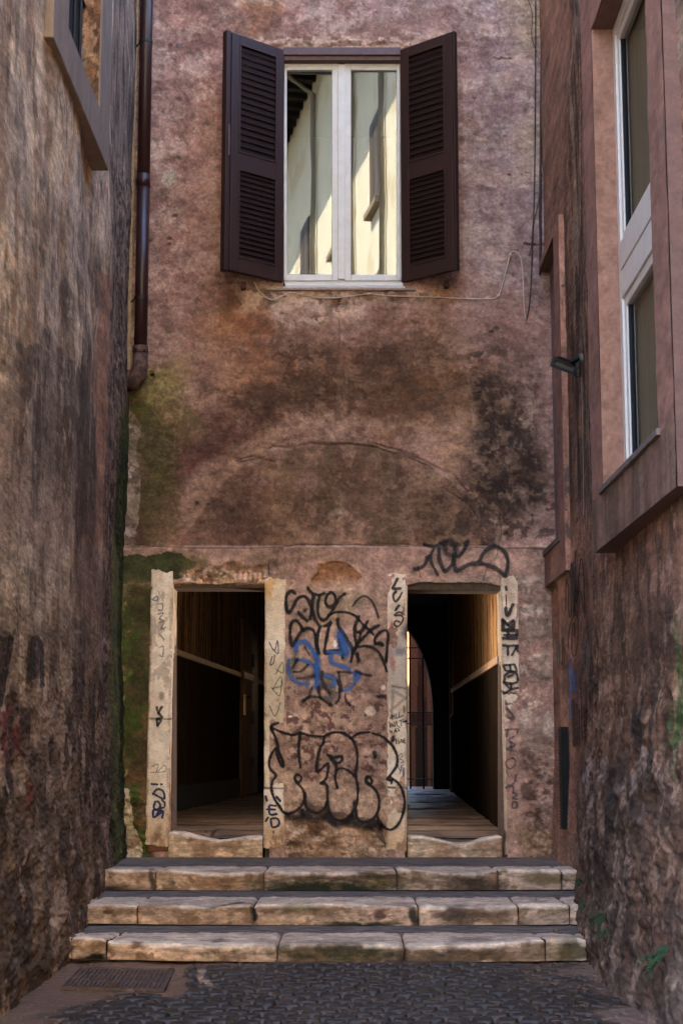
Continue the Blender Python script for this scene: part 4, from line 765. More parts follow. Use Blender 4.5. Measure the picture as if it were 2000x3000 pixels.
def right_paint(Y, Z):
    px, py = proj(np.stack([XRf(Y), Y, Z], -1)); px = np.where(Y < 5, 2400.0, px); py = np.where(Y < 5, 0.0, py)
    p = Paint(px, py, (128, 97, 85), Y*0.62, Z*0.9)
    p.wx = (fbm(Y*2.5, Z*3, 270, 5)-0.5)*60; X = px+p.wx*0.5; Yq = py+p.wy*0.8
    p.noise(0.46, 0.62, (140, 106, 94), 0.6, 3, 1.2, 271); p.noise(0.52, 0.66, (112, 80, 68), 0.5, 4, 1.4, 272)
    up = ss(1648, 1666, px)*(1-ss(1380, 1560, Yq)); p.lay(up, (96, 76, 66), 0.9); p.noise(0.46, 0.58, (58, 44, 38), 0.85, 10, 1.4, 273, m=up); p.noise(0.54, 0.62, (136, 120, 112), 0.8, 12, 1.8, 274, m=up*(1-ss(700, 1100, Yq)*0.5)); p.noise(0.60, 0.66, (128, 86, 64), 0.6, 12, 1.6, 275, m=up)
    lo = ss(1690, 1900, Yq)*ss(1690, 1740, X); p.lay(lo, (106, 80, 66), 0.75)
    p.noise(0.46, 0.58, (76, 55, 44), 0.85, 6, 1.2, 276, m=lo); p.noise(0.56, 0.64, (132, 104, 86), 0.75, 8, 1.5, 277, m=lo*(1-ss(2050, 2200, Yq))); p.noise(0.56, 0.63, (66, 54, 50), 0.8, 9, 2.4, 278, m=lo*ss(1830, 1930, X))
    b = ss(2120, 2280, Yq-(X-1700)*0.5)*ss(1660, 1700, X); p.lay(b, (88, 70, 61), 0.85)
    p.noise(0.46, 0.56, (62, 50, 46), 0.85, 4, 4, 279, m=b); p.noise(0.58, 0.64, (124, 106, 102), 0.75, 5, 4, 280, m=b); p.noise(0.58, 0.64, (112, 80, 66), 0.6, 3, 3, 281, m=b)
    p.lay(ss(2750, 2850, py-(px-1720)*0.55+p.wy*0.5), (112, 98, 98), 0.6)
    for (x, y, rx, ry) in [(1898, 2215, 17, 44), (1870, 2290, 10, 30), (1790, 2240, 9, 40), (1740, 2270, 10, 34), (1830, 2300, 14, 40), (1702, 2490, 12, 40), (1720, 2290, 16, 50)]: p.blob(x, y, rx, ry, (146, 130, 132), 0.75, 0.5, 0.6, 0.4)
    for (x, y, rx, ry) in [(1880, 2120, 22, 60), (1815, 2290, 16, 60), (1700, 2440, 12, 34), (1860, 2350, 20, 60), (1925, 2250, 20, 70)]: p.blob(x, y, rx, ry, (46, 38, 36), 0.8, 0.6, 0.8, 0.5)
    for (x, y, rx, ry, c) in [(1980, 1900, 7, 100, (60, 92, 40)), (1988, 2080, 7, 130, (56, 86, 40)), (1994, 2230, 9, 90, (50, 74, 36)), (1968, 2130, 9, 60, (60, 78, 44)), (1680, 2010, 14, 60, (70, 80, 110)), (1672, 2080, 10, 70, (78, 88, 120)), (1715, 1935, 12, 50, (92, 92, 104))]: p.blob(x, y, rx, ry, c, 0.7, 0.6, 0.4, 0.5)
    nr = (1-ss(1678, 1702, X))*ss(1560, 1640, py); p.lay(nr, (152, 116, 104), 0.85); p.noise(0.5, 0.66, (120, 84, 74), 0.5, 4, 1.5, 282, m=nr)
    p.lay((1-ss(1690, 1720, px+p.wx*0.3))*ss(1648, 1655, px)*ss(2390, 2450, py)*(1-ss(2560, 2600, py)), (130, 104, 94), 0.6)
    p.noise(0.60, 0.66, (64, 50, 44), 0.6, 14, 6, 283, m=ss(1690, 1720, X)); p.noise(0.62, 0.68, (158, 132, 120), 0.5, 14, 7, 284, m=ss(1690, 1720, X)); p.u = p.u*0.45; gritty(p, 8, 18, 0.18, 0.24); p.C = p.C*np.array([1.06, 1.05, 1.03]); return p.C
RH = right_h(SY, SZ); Xr = XRf(SY)-RH
hole = ((cy_ > YOn) & (cy_ < YOf) & (cz_ > zSl) & (cz_ < zOt)) | ((cy_ > YNo) & (cz_ > zNs) & (cz_ < zNo))
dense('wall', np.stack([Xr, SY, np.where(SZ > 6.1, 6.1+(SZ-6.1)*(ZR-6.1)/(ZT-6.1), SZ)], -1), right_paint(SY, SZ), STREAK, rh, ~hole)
m = MB(); m.box(1.98, 12, YN0, 30, -0.1, ZR); m.box(1.5, 2.0, YN0-0.05, YN0+0.01, -0.1, ZR); m.build('masonry', CORE, rh)
# big bay: face pieces, reveals, sill
def face(p, base=(134, 98, 90)):
    p.lay(p.x*0+1, base, 1); p.noise(0.45, 0.66, (150, 112, 102), 0.6, 2.2, 1.4, 290); p.noise(0.5, 0.64, (124, 94, 88), 0.45, 3, 1.6, 291); p.noise(0.54, 0.62, (108, 82, 74), 0.3, 6, 4, 292)
def apron(p): face(p, (122, 94, 84)); p.noise(0.46, 0.62, (92, 74, 64), 0.8, 9, 0.25, 293); p.noise(0.6, 0.66, (134, 110, 98), 0.5, 10, 0.3, 294); p.line([(1853, 1330), (1853, 1520)], 2.2, (70, 54, 48), 0.7, 0.02)
def nearp(p): face(p, (124, 92, 84)); p.line([(1958, 0), (1962, 300), (1975, 800), (1985, 1200), (1990, 1400)], 7, (84, 62, 54), 0.7, 0.35); p.lay(ss(1150, 1350, p.y), (104, 84, 78), 0.4)
BAYM = mat_painted('bay_plaster', 0.95, 0.10, 40, 0.5, pits=True)
bay = rectX('bay_surround', XB, YBn, YBf, zB, zSl-0.02, apron, BAYM, rh, 200, 90, 0.004, True, 5)
rectX('bay_pier', XB, YOf, YBf, zSl-0.02, ZR-0.6, face, BAYM, bay, 40, 420, 0.004, True, 6)
rectX('bay_pier', XB, YBn, YOn, zSl-0.02, ZR-0.6, nearp, BAYM, bay, 60, 420, 0.004, True, 7)
rectX('bay_head', XB, YOn, YOf, zOt, ZR-0.6, face, BAYM, bay, 60, 200, 0.004, True, 8)
def revp(p): p.lay(p.x*0+1, (140, 106, 94), 1); p.noise(0.45, 0.66, (150, 116, 104), 0.6, 3, 2, 295); p.noise(0.54, 0.64, (134, 100, 88), 0.4, 6, 2, 296)
rectY('reveal', YOf-0.003, XB+0.002, XW+0.08, zSl, zOt, revp, BAYM, bay, 24, 330, 0.003, 9)
m = MB(); m.box(XB+0.006, 1.72, YOf, YBf-0.003, zB+0.003, ZR-0.6); m.box(XB+0.006, 1.62, YBn+.003, YOn, zB+0.003, ZR-0.6); m.box(XB+0.006, 1.70, YOn, YOf, zB+0.003, zSl-0.03); m.box(XB+0.006, 1.62, YOn, YOf, zOt, ZR-0.6)
m.build('bay_core', mat_plain('bay_shadow_side', (110, 82, 74), 0.95, 0.15, 12, 0.3), bay)
m = MB(); m.box(XB-0.018, XW+0.03, YOn-0.05, YOf+0.05, zSl-0.032, zSl); m.build('sill', mat_plain('grey_stone_sill', (104, 90, 86), 0.85, 0.25, 20, 0.4), bay, 0.004)
# window in the bay: frame, upper and lower light with the transom between
zTb = PX(1802, 795, XW)[2]; zTt = PX(1835, 640, XW)[2]
tr_lo = (PX(1805, 792, XW)[2]+PX(1912, 610, XW)[2])/2; tr_hi = (PX(1803, 700, XW)[2]+PX(1912, 545, XW)[2])/2
bw = MB(); YF1 = YOf; YF0 = YOn-0.15
tr_hi = PX(1828, 690, XW)[2]; tr_lo = PX(1828, 862, XW)[2]
bw.box(XW, XW+0.07, YF1-0.075, YF1, zSl, zOt); bw.box(XW, XW+0.07, YF0, YF0+0.07, zSl, zOt); bw.box(XW, XW+0.07, YF0+0.07, YF1-0.075, zOt-0.07, zOt); bw.box(XW, XW+0.07, YF0+0.07, YF1-0.075, zSl, zSl+0.05)
bw.box(XW, XW+0.07, YF0+0.07, YF1-0.075, tr_lo, tr_lo+(tr_hi-tr_lo)*0.5-0.002); bw.box(XW-0.004, XW+0.07, YF0+0.07, YF1-0.075, tr_lo+(tr_hi-tr_lo)*0.5+0.002, tr_hi)
wb = bw.build('window', WFRAME, rh, 0.005)
for z0, z1 in ((zSl+0.05, tr_lo), (tr_hi, zOt-0.07)):
    m = MB(); y0, y1 = YF0+0.07, YF1-0.078; t = 0.055
    for bx in [(y1-t, y1, z0, z1), (y0, y0+t, z0, z1), (y0+t, y1-t, z0, z0+t), (y0+t, y1-t, z1-t, z1)]: m.box(XW+0.012, XW+0.06, *bx)
    m.build('sash', WFRAME, wb, 0.005)
    m = MB(); m.box(XW+0.022, XW+0.05, y1-t-0.016, y1-t, z0+t, z1-t); m.build('gasket', BLACKP, wb)
    m = MB(); m.add([(XW+0.036, y0+t, z0+t), (XW+0.036, y1-t, z0+t), (XW+0.036, y1-t, z1-t), (XW+0.036, y0+t, z1-t)], [(0, 1, 2, 3)]); m.build('pane', glass('bay_glass', 0.10, wav=0.002, flat=True), wb)
m = MB(); m.box(XW+0.075, XW+0.085, YF0, YF1, zSl-.05, zOt+.05); m.build('curtain', mat_plain('olive_curtain', (168, 150, 124), 0.95, 0.12, 3, 0.1, stretch=(1, 6, 0.4)), wb)
m = MB(); m.box(XW+0.07, 1.93, YF1, YF1+.02, zSl-.1, zOt+.1); m.box(XW+0.07, 1.93, YF0-.02, YF0, zSl-.1, zOt+.1); m.box(XW+0.07, 1.93, YF0, YF1, zOt+.08, zOt+.1); m.box(XW+0.07, 1.93, YF0, YF1, zSl-.1, zSl-.08); m.build('window_box', mat_plain('inner_wall', (120, 108, 94), 0.9, 0.1), wb)
# narrow bay beside the facade
nb = rectX('bay_surround', XN, YNn, D-0.03, zN, zNs, lambda p: (face(p, (140, 104, 94)),), BAYM, rh, 50, 60, 0.003, True, 15)
rectX('bay_pier', XN, YNn, YNo, zNs, zNt, lambda p: face(p, (142, 104, 96)), BAYM, nb, 20, 420, 0.003, True, 16)
rectX('bay_head', XN, YNo, D-0.03, zNo, zNt, lambda p: face(p, (146, 106, 98)), BAYM, nb, 40, 60, 0.003, True, 17)
def edgep(p): p.lay(p.x*0+1, (166, 122, 106), 1); p.noise(0.5, 0.6, (120, 86, 74), 0.6, 14, 8, 297); p.noise(0.6, 0.65, (186, 146, 128), 0.5, 14, 8, 298)
rectY('bay_edge', YNn-0.002, XN, 1.72, zN, zNt, edgep, BAYM, nb, 16, 420, 0.006, 18)
rectX('niche_back', XN+0.10, YNo-0.2, D-0.01, zNs, zNo, lambda p: (p.lay(p.x*0+1, (124, 104, 106), 1), p.noise(0.5, 0.64, (138, 112, 110), 0.6, 6, 0.5, 299)), BAYM, nb, 30, 300, 0.002, True, 19)
m = MB(); m.box(XN+0.004, 1.80, YNn+.002, D, zN+.002, zNs); m.box(XN+0.004, 1.80, YNn+.002, YNo, zNs, zNt-.002); m.box(XN+0.004, 1.80, YNo, D, zNo, zNt-.002); m.box(1.78, 1.80, YNo, D, zNs, zNo); m.build('bay_core', CORE, nb)
m = MB(); m.box(XN-0.014, XN+0.10, YNo-0.05, D-0.02, zNs-0.045, zNs+0.002); m.build('sill', mat_plain('dark_slate_sill', (84, 74, 70), 0.8, 0.2, 20, 0.3), nb, 0.003)
# low vent
a = PX(1640, 2130, 1.655); b = PX(1652, 2430, 1.655); vz0, vz1 = b[2], a[2]; vy = b[1]; vy1 = PX(1641, 2300, 1.655)[1]
vg = thing('vent_grille', 'tall narrow black louvred vent low in the right wall near the corner', 'vent', (1.65, vy, vz0))
m = MB(); m.box(1.648, 1.70, vy, vy1, vz0, vz1); m.build('back_plate', DARK, vg)
m = MB()
for k in range(30): z = vz0+(vz1-vz0)*k/30; m.hexa([(1.642, vy, z), (1.642, vy1, z), (1.642, vy1, z+0.006), (1.642, vy, z+0.006)], [(1.652, vy, z+0.018), (1.652, vy1, z+0.018), (1.652, vy1, z+0.024), (1.652, vy, z+0.024)])
m.build('louvres', DARK, vg)
# ================================================================== PASSAGE behind the doors
zf = float(P(640, 2438, D+TK)[2]); YE = float(PZ(1262, 2312, zf)[1])
zc = float(P(1000, 1290, D)[2])
pas = thing('passage', 'dark vaulted passage behind the two doorways with a pale rail along its walls', 'passage', (0, D+TK, zf))
LA = PZ(523, 2375, zf); LB = PZ(773, 2320, zf); RA = PZ(1448, 2420, zf); RB = PZ(1328, 2323, zf)
dl = (LB-LA)/(LB[1]-LA[1]); dr = (RB-RA)/(RB[1]-RA[1])
def lx(Y): return LA[0]+dl[0]*(Y-LA[1])
def rx(Y): return RA[0]+dr[0]*(Y-RA[1])
INNER = mat_painted('inner_boarding', 1.0, 0.3, 30, 0.6, pits=False, stretch=(1, 1, 0.2), spec=0.0)
def pwall(name, fx, y0, y1, s, zr0, zr1, seed):
    Y, Z = np.meshgrid(np.linspace(y0, y1, 300), np.linspace(zf, zc, 240), indexing='ij')
    rail = zr0+(zr1-zr0)*(Y-y0)/(y1-y0)
    X = fx(Y)+s*(fbm(Y*2, Z*2, seed, 4)-0.5)*0.02; g = np.stack([X, Y, Z], -1); px, py = proj(g)
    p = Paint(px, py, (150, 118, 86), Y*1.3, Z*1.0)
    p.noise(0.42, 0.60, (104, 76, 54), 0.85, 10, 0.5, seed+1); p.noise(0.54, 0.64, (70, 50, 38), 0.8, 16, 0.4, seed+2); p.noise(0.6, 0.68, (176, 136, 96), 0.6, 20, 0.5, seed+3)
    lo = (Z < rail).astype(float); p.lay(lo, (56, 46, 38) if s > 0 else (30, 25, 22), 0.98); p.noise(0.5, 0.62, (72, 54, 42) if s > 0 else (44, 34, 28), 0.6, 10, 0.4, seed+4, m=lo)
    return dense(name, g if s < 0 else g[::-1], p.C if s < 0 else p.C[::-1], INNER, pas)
zl0 = float(PZ(523, 2375, zf)[1]); 
def zat(px, py, Y): return float(P(px, py, Y)[2])
lz0, lz1 = zat(523, 1916, LA[1]), zat(773, 2004, LB[1]); rz0, rz1 = zat(1448, 1948, RA[1]), zat(1330, 2024, RB[1])
def ext(z0, z1, Y0, Y1, Y): return z0+(z1-z0)*(Y-Y0)/(Y1-Y0)
YS = D+TK-0.02
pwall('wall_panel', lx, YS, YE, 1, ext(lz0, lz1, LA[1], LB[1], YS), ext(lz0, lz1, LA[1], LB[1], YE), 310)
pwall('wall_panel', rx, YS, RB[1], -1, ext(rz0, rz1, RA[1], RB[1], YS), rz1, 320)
RAILM = mat_plain('worn_rail_paint', (176, 142, 112), 0.5, 0.2, 16, 0.3, dirt=(110, 82, 62), dthr=0.6, dsc=10)
for fx, s, a0, a1, b0, b1, Ye in ((lx, 1, LA[1], LB[1], lz0, lz1, YE), (rx, -1, RA[1], RB[1], rz0, rz1, RB[1])):
    m = MB(); za, zb_ = ext(b0, b1, a0, a1, YS), ext(b0, b1, a0, a1, Ye)
    m.hexa([(fx(YS)-s*.02, YS, za-0.035), (fx(YS)+s*0.03, YS, za-0.035), (fx(YS)+s*0.03, YS, za+0.035), (fx(YS)-s*.02, YS, za+0.035)],
           [(fx(Ye)-s*.02, Ye, zb_-0.035), (fx(Ye)+s*0.03, Ye, zb_-0.035), (fx(Ye)+s*0.03, Ye, zb_+0.035), (fx(Ye)-s*.02, Ye, zb_+0.035)])
    m.build('rail', RAILM, pas, 0.006)
# baseboard on the left wall
m = MB(); m.hexa([(lx(YS), YS, zf), (lx(YS)+.025, YS, zf), (lx(YS)+.025, YS, zf+0.28), (lx(YS), YS, zf+0.28)], [(lx(YE), YE, zf), (lx(YE)+.025, YE, zf), (lx(YE)+.025, YE, zf+0.28), (lx(YE), YE, zf+0.28)]); m.build('baseboard', DARK, pas)
# floor of long worn slabs
FX, FY = np.meshgrid(np.linspace(-2.6, 2.6, 300), np.linspace(D+0.06, YE+0.6, 720), indexing='ij')
fyw = FY+(fbm(FX*1.2, FY*0.8, 330, 3)-0.5)*0.10; rowi = np.floor(fyw/0.30); fr_ = fyw/0.30-rowi
rr = np.random.RandomState(9).rand(400, 3); ro = rr[(rowi.astype(int)) % 400]
colx = np.floor((FX+ro[..., 0]*1.4)/1.3); fx_ = (FX+ro[..., 0]*1.4)/1.3-colx; q = rr[((rowi*7+colx*13).astype(int)) % 400]
j = np.minimum(np.minimum(fr_, 1-fr_)*0.30, np.minimum(fx_, 1-fx_)*1.3)
hz = -0.085*(1-ss(D+0.1, D+0.9, FY))-0.012*(1-ss(0.0, 0.02, j))+(q[..., 1]-0.5)*0.016+(fr_-0.5)*(q[..., 2]-0.5)*0.03+(fbm(FX*5, FY*5, 333, 4)-0.5)*0.012
g = np.stack([FX, FY, zf+hz], -1); px, py = proj(g)
p = Paint(px, py, (128, 108, 98), FX, FY); p.lay(q[..., 0], (98, 82, 76), 0.7); p.noise(0.5, 0.62, (74, 62, 58), 0.6, 3, 6, 334); p.lay(1-ss(0.004, 0.02, j), (40, 32, 30), 0.85)
dense('floor', g, p.C, SLAB, pas)
# ceiling, hidden outer sides
m = MB(); m.box(-4, 4, D+TK, YE+0.35, zc, zc+0.4); m.box(-4, 4, D+TK+0.001, YE+0.35, zf-0.3, zf-0.05); m.box(-2.7, -2.4, D+TK, YE, zf-.1, zc); m.box(2.4, 2.7, D+TK, YE, zf-.1, zc); m.box(1.9, 2.7, RB[1]+0.3, YE, zf, zc)
m.build('ceiling', DARK, pas)
m = MB(); m.box(-6, -1.35, D+TK+0.01, YE+0.35, zc+0.4, 11); m.box(1.35, 6, D+TK+0.01, YE+0.35, zc+0.4, 11); m.box(-1.349, 1.349, D+2.6, YE+0.35, zc+0.4, 11); m.build('upper_storeys', CORE, fac)
# corner post where the right wall ends, with a thin pipe
m = MB(); m.box(RB[0]-0.04, RB[0]+0.5, RB[1], RB[1]+0.3, zf, zc); m.build('corner_post', DARK, pas)
a = P(1326, 1760, RB[1]-0.3); b = P(1326, 2090, RB[1]-0.3); m = MB(); m.tube([tuple(a), tuple(b), (b[0]-0.05, b[1], b[2]-0.06)], 0.022, 10); m.build('thin_pipe', mat_plain('copper_brown', (110, 68, 56), 0.5, 0.2), pas, smooth=True)
# end wall with the arch
ac = P(1130, 2000, YE); ar = float(P(1267, 2000, YE)[0]-ac[0]); zsp = float(P(1267, 2085, YE)[2]); zap = float(P(1130, 1812, YE)[2]); rz = zap-zsp
m = MB(); n = 28; xsA = [ac[0]+ar*math.cos(math.pi*k/n) for k in range(n+1)]; zsA = [zsp+rz*math.sin(math.pi*k/n) for k in range(n+1)]
for k in range(n): m.hexa([(xsA[k+1], YE, zsA[k+1]), (xsA[k], YE, zsA[k]), (xsA[k], YE, zc), (xsA[k+1], YE, zc)], [(xsA[k+1], YE+0.35, zsA[k+1]), (xsA[k], YE+0.35, zsA[k]), (xsA[k], YE+0.35, zc), (xsA[k+1], YE+0.35, zc)])
m.box(ac[0]+ar, 4, YE, YE+0.35, zf-.1, zc); m.box(-4, ac[0]-ar, YE, YE+0.35, zf-.1, zc); m.build('end_wall', DARK, pas)
# dark inner door leaf standing in the left wall, with handle
idr = thing('inner_door', 'half open inner door seen edge on through the left doorway, lever handle catching light', 'door', (0, LB[1]-2, zf))
def wy(px):                                    # depth at which the left wall is seen at a photo column
    t = (px-1020)/F; return (LA[0]-dl[0]*LA[1]+0.05)/(t-dl[0])
YD0, YD1 = wy(713), wy(740)
DM = mat_plain('varnished_door', (112, 80, 58), 0.7, 0.25, 8, 0.2, stretch=(1, 1, 0.3), spec=0.1); DM2 = mat_plain('dark_door', (34, 26, 22), 0.5, 0.2, 8, 0.2)
def lbox(m, Ya, Yb, off0, off1, z0, z1): m.hexa([(lx(Ya)+off0, Ya, z0), (lx(Ya)+off1, Ya, z0), (lx(Ya)+off1, Ya, z1), (lx(Ya)+off0, Ya, z1)], [(lx(Yb)+off0, Yb, z0), (lx(Yb)+off1, Yb, z0), (lx(Yb)+off1, Yb, z1), (lx(Yb)+off0, Yb, z1)])
dz1 = zat(714, 1810, YD0); 
m = MB(); lbox(m, YD0, YD1, 0.0, 0.05, zf+0.02, dz1); m.build('frame', DM, idr, 0.01)
m = MB(); lbox(m, YD1+0.01, YD1+0.9, 0.0, 0.04, zf+0.02, dz1-0.1); m.build('leaf', DM2, idr, 0.01)
m = MB(); zr = ext(lz0, lz1, LA[1], LB[1], YD0); lbox(m, YD0-0.02, YD1+0.02, 0.05, 0.075, zr-0.045, zr+0.05); m.build('rail_piece', RAILM, idr, 0.006)
zh = zat(722, 2045, YD0); BR = mat_plain('worn_brass', (190, 150, 100), 0.3, 0.1, metal=0.8)
m = MB(); lbox(m, YD0+0.1, YD0+0.30, 0.05, 0.062, zh-0.25, zh+0.06); m.build('lock_plate', BR, idr, 0.003)
m = MB(); a = (lx(YD0+.3)+0.06, YD0+0.25, zh+0.02); m.tube([a, (a[0]+0.07, a[1], a[2]), (a[0]+0.08, a[1]+0.45, a[2]-0.01)], 0.014, 8); m.build('handle', IRON, idr)
for zz in (0.4, 1.1, 2.0):
    m = MB(); lbox(m, YD1-0.05, YD1+0.15, 0.05, 0.08, zf+zz, zf+zz+0.2); m.build('hinge', IRON, idr, 0.004)
# unseen pendant lamp added behind the pier as source of the warm reveal light
lp = thing('added_pendant_lamp', 'warm pendant lamp added in the passage, hidden behind the pier between the doorways', 'lamp', (0.12, D+1.3, 2.6))
LX, LY = 0.12, D+1.25; zl = zat(1000, 1930, LY)
m = MB(); m.tube([(LX, LY, zc), (LX, LY, zl+0.16)], 0.006, 6); m.build('cord', IRON, lp)
m = MB(); m.box(LX-0.085, LX+0.085, LY-0.11, LY-0.10, zl-0.25, zl+0.2); m.build('added_spill_shield', IRON, lp)  # plate added to keep lamp light off the outer right wall
m = MB(); m.tube([(LX, LY, zl+0.17), (LX, LY, zl+0.15), (LX, LY, zl+0.10)], [0.03, 0.06, 0.17], 24); m.build('shade', IRON, lp)
em, n_, l_, b_ = newmat('lamp_glow'); b_.inputs['Emission Color'].default_value = (1, 0.7, 0.4, 1); b_.inputs['Emission Strength'].default_value = 2
m = MB(); m.tube([(LX, LY, zl+0.15), (LX, LY, zl+0.10), (LX, LY, zl+0.06), (LX, LY, zl+0.04)], [0.015, 0.03, 0.03, 0.012], 16); m.build('bulb', em, lp, smooth=True)
pl = bpy.data.lights.new('lamp_light', 'POINT'); pl.energy = 7.5; pl.color = (1, 0.85, 0.68); pl.shadow_soft_size = 0.04; po = bpy.data.objects.new('lamp_light', pl); link(po, lp); fix(po, lp); po.location += Vector((LX, LY, zl))
# iron gate in the arch
gt = thing('iron_gate', 'thin black iron bar gate closing the arch at the far end of the passage', 'gate', (float(ac[0]), YE+0.1, zf))
def gx_(px): return float(P(px, 2000, YE+0.12)[0])
def gz_(py): return float(P(1230, py, YE+0.12)[2])
m = MB()
pitch = gx_(1238)-gx_(1200)
for k in range(-4, 2):
    x = gx_(1238)+k*pitch
    if abs(x-ac[0]) < ar: m = MB(); m.tube([(x, YE+0.12, zf), (x, YE+0.12, zsp+rz*math.sqrt(max(0, 1-((x-ac[0])/ar)**2)))], 0.016, 8); m.build('upright_bar', IRON, gt)
for py in (1898, 1929, 2087, 2120, 2282): m = MB(); z = gz_(py); w_ = ar*math.sqrt(max(0.02, 1-(max(0, z-zsp)/rz)**2)); m.tube([(ac[0]-w_, YE+0.12, z), (ac[0]+w_, YE+0.12, z)], 0.011, 8); m.build('cross_bar', IRON, gt)
# yard beyond the gate
yd = thing('courtyard_house', 'sunlit pinkish house corner seen through the arch and its gate', 'house', (2, 31, zf))
YY = YE+2.6; xw = (1197-1020)/F*(YY+0.0)
Yg, Zg = None, None
Xq, Zq = np.meshgrid(np.linspace(xw, xw+2.4, 120), np.linspace(zf-0.1, zf+9, 260), indexing='ij'); g = np.stack([Xq, YY+0*Xq, Zq], -1); px, py = proj(g)
p = Paint(px, py, (104, 76, 66), Xq*1.5, Zq); p.noise(0.5, 0.62, (66, 46, 40), 0.7, 3, 1.5, 340)
for x0, x1 in ((1197, 1222), (1250, 1262)): p.lay(((px > x0) & (px < x1)).astype(float), (158, 118, 98), 0.7)
p.lay(((px > 1216) & (px < 1252) & (py > 2130)).astype(float), (58, 53, 50), 0.9); p.lay(((px > 1197) & (py > 2088) & (py < 2124)).astype(float), (62, 46, 41), 0.7)
dense('wall', g, p.C, PLASTER, yd)
m = MB(); m.box(xw+0.002, xw+2.4, YY+0.01, YY+4, zf-0.1, zf+9); m.build('wall_core', mat_plain('cream_plaster', (170, 140, 100), 0.9, 0.08), yd)
m = MB(); m.box(-5, 5, YE+0.4, YE+9, zf-0.3, zf-0.01); tag(m.build('courtyard_paving', mat_plain('pale_paving', (96, 92, 94), 0.5, 0.35, 8, 0.6, dirt=(50, 46, 48), dthr=0.5, dsc=9)), kind='structure')
m = MB(); m.box(-3.0, -2.7, YE+0.4, YE+9, zf-0.3, zf+8.85); tag(m.build('courtyard_shade_wall', CORE), 'unseen plain rendered wall added left in the yard to shade the house corner', 'wall')  # unseen wall, added so its shadow covers the lower house corner

m = MB(); m.box(-3.4, 1.0, YE+8.6, YE+8.9, zf-0.3, zf+6.0); tag(m.build('courtyard_back_wall', mat_plain('ochre_wall', (120, 88, 66), 0.9, 0.15, 3, 0.2, dirt=(90, 66, 52), dthr=0.55, dsc=2)), 'ochre rendered wall at the back of the yard beyond the arch', 'wall')
# ================================================================== DRAINPIPE
dp = thing('drainpipe', 'dark brown drainpipe down the left corner with a rusty elbow at its foot', 'drainpipe', (-1.75, D-0.1, 2))
YPp = D-0.13
a = P(432, -300, YPp); b = P(430, 0, YPp); c = P(412, 1030, YPp)
m = MB(); m.tube([a, b, P(421, 520, YPp)], 0.056, 20, True); m.tube([P(421, 512, YPp), P(420.5, 548, YPp)], 0.0605, 20); m.tube([P(421, 540, YPp), c], 0.056, 20); m.build('pipe', PIPE, dp, smooth=True)
for py, nm in ((124, 'bracket'), (875, 'bracket')):
    q = P(430-py*0.0185, py, YPp); m = MB(); m.tube([(q[0], q[1], q[2]-0.012), (q[0], q[1], q[2]+0.012)], 0.062, 20); m.tube([(q[0]-0.05, q[1], q[2]), (q[0]-0.12, D, q[2])], 0.008, 6); m.build(nm, IRON, dp)
m = MB(); e = [P(412, 1028, YPp), P(411, 1075, YPp), P(406, 1100, YPp), P(394, 1118, YPp-0.0), P(382, 1128, YPp+0.04)]
m.tube(e, [0.064, 0.066, 0.070, 0.066, 0.058], 18); m.tube([P(412, 1015, YPp), P(412, 1036, YPp)], 0.067, 18); m.tube([P(377, 1085, D-0.05), P(376, 1145, D-0.05)], [0.036, 0.03], 12)
m.build('elbow', RUST, dp, smooth=True)
m = MB(); m.tube([P(382, -100, D-0.02), P(402, 0, D-0.03), P(388, 520, D-0.03), P(376, 1090, D-0.03)], 0.018, 8); tag(m.build('corner_bead', mat_plain('cream_plaster_bead', (168, 140, 112), 0.9, 0.3, 20, 0.4)), 'thin cream plaster bead running down the corner behind the drainpipe', 'moulding')
# ================================================================== CABLES
def cable(name, pts, r, mat, label, cat, dy=0.012, n=6, clips=()):
    P3 = []
    for i in range(len(pts)-1):
        p0 = pts[max(i-1, 0)]; p1 = pts[i]; p2 = pts[i+1]; p3 = pts[min(i+2, len(pts)-1)]
        for k in range(8):
            t = k/8; P3.append(tuple(0.5*((2*p1[j])+(-p0[j]+p2[j])*t+(2*p0[j]-5*p1[j]+4*p2[j]-p3[j])*t*t+(-p0[j]+3*p1[j]-3*p2[j]+p3[j])*t**3) for j in range(2)))
    P3.append(pts[-1]); X = np.array([q[0] for q in P3], float); Y = np.array([q[1] for q in P3], float)
    h = fac_h(X.reshape(-1, 1), Y.reshape(-1, 1)).ravel(); w = P(X, Y, D-h-dy); m = MB(); m.tube([tuple(v) for v in w], r, n)
    t = thing(name, label, cat, tuple(w[0])); m.build('cord', mat, t, smooth=True)
    for (x, y) in clips: q = P(x, y, D-fac_h(np.array([[x]], float), np.array([[y]], float))[0, 0]-dy); k = MB(); k.box(q[0]-0.012, q[0]+0.012, q[1]-0.014, q[1]+0.02, q[2]-0.010, q[2]+0.010); k.build('clip', mat, t, 0.003)
    return t
cable('white_cable', [(745, 826), (757, 850), (775, 868), (795, 878), (815, 874), (840, 860), (862, 858), (900, 866), (940, 873), (985, 872), (1040, 866), (1080, 861), (1130, 866), (1220, 869), (1300, 872), (1420, 876), (1458, 866), (1480, 800), (1493, 745), (1502, 737), (1515, 740), (1526, 765), (1531, 820), (1535, 910), (1540, 937)], 0.0058, WCABLE, 'thin white cable sagging under the window then looping up to the right', 'cable', clips=((1459, 866), (1493, 747), (1080, 861), (1284, 870)))
cable('dark_cable', [(1568, 0), (1567, 300), (1564, 560), (1559, 700), (1555, 820), (1548, 905), (1540, 938)], 0.0055, DCABLE, 'thin dark cable hanging from above and joined to the looped white cable', 'cable')
cable('frayed_cable', [(1546, 0), (1558, 40), (1556, 100), (1566, 140), (1572, 155)], 0.003, DCABLE, 'short frayed dark wire dangling near the top right corner', 'cable')
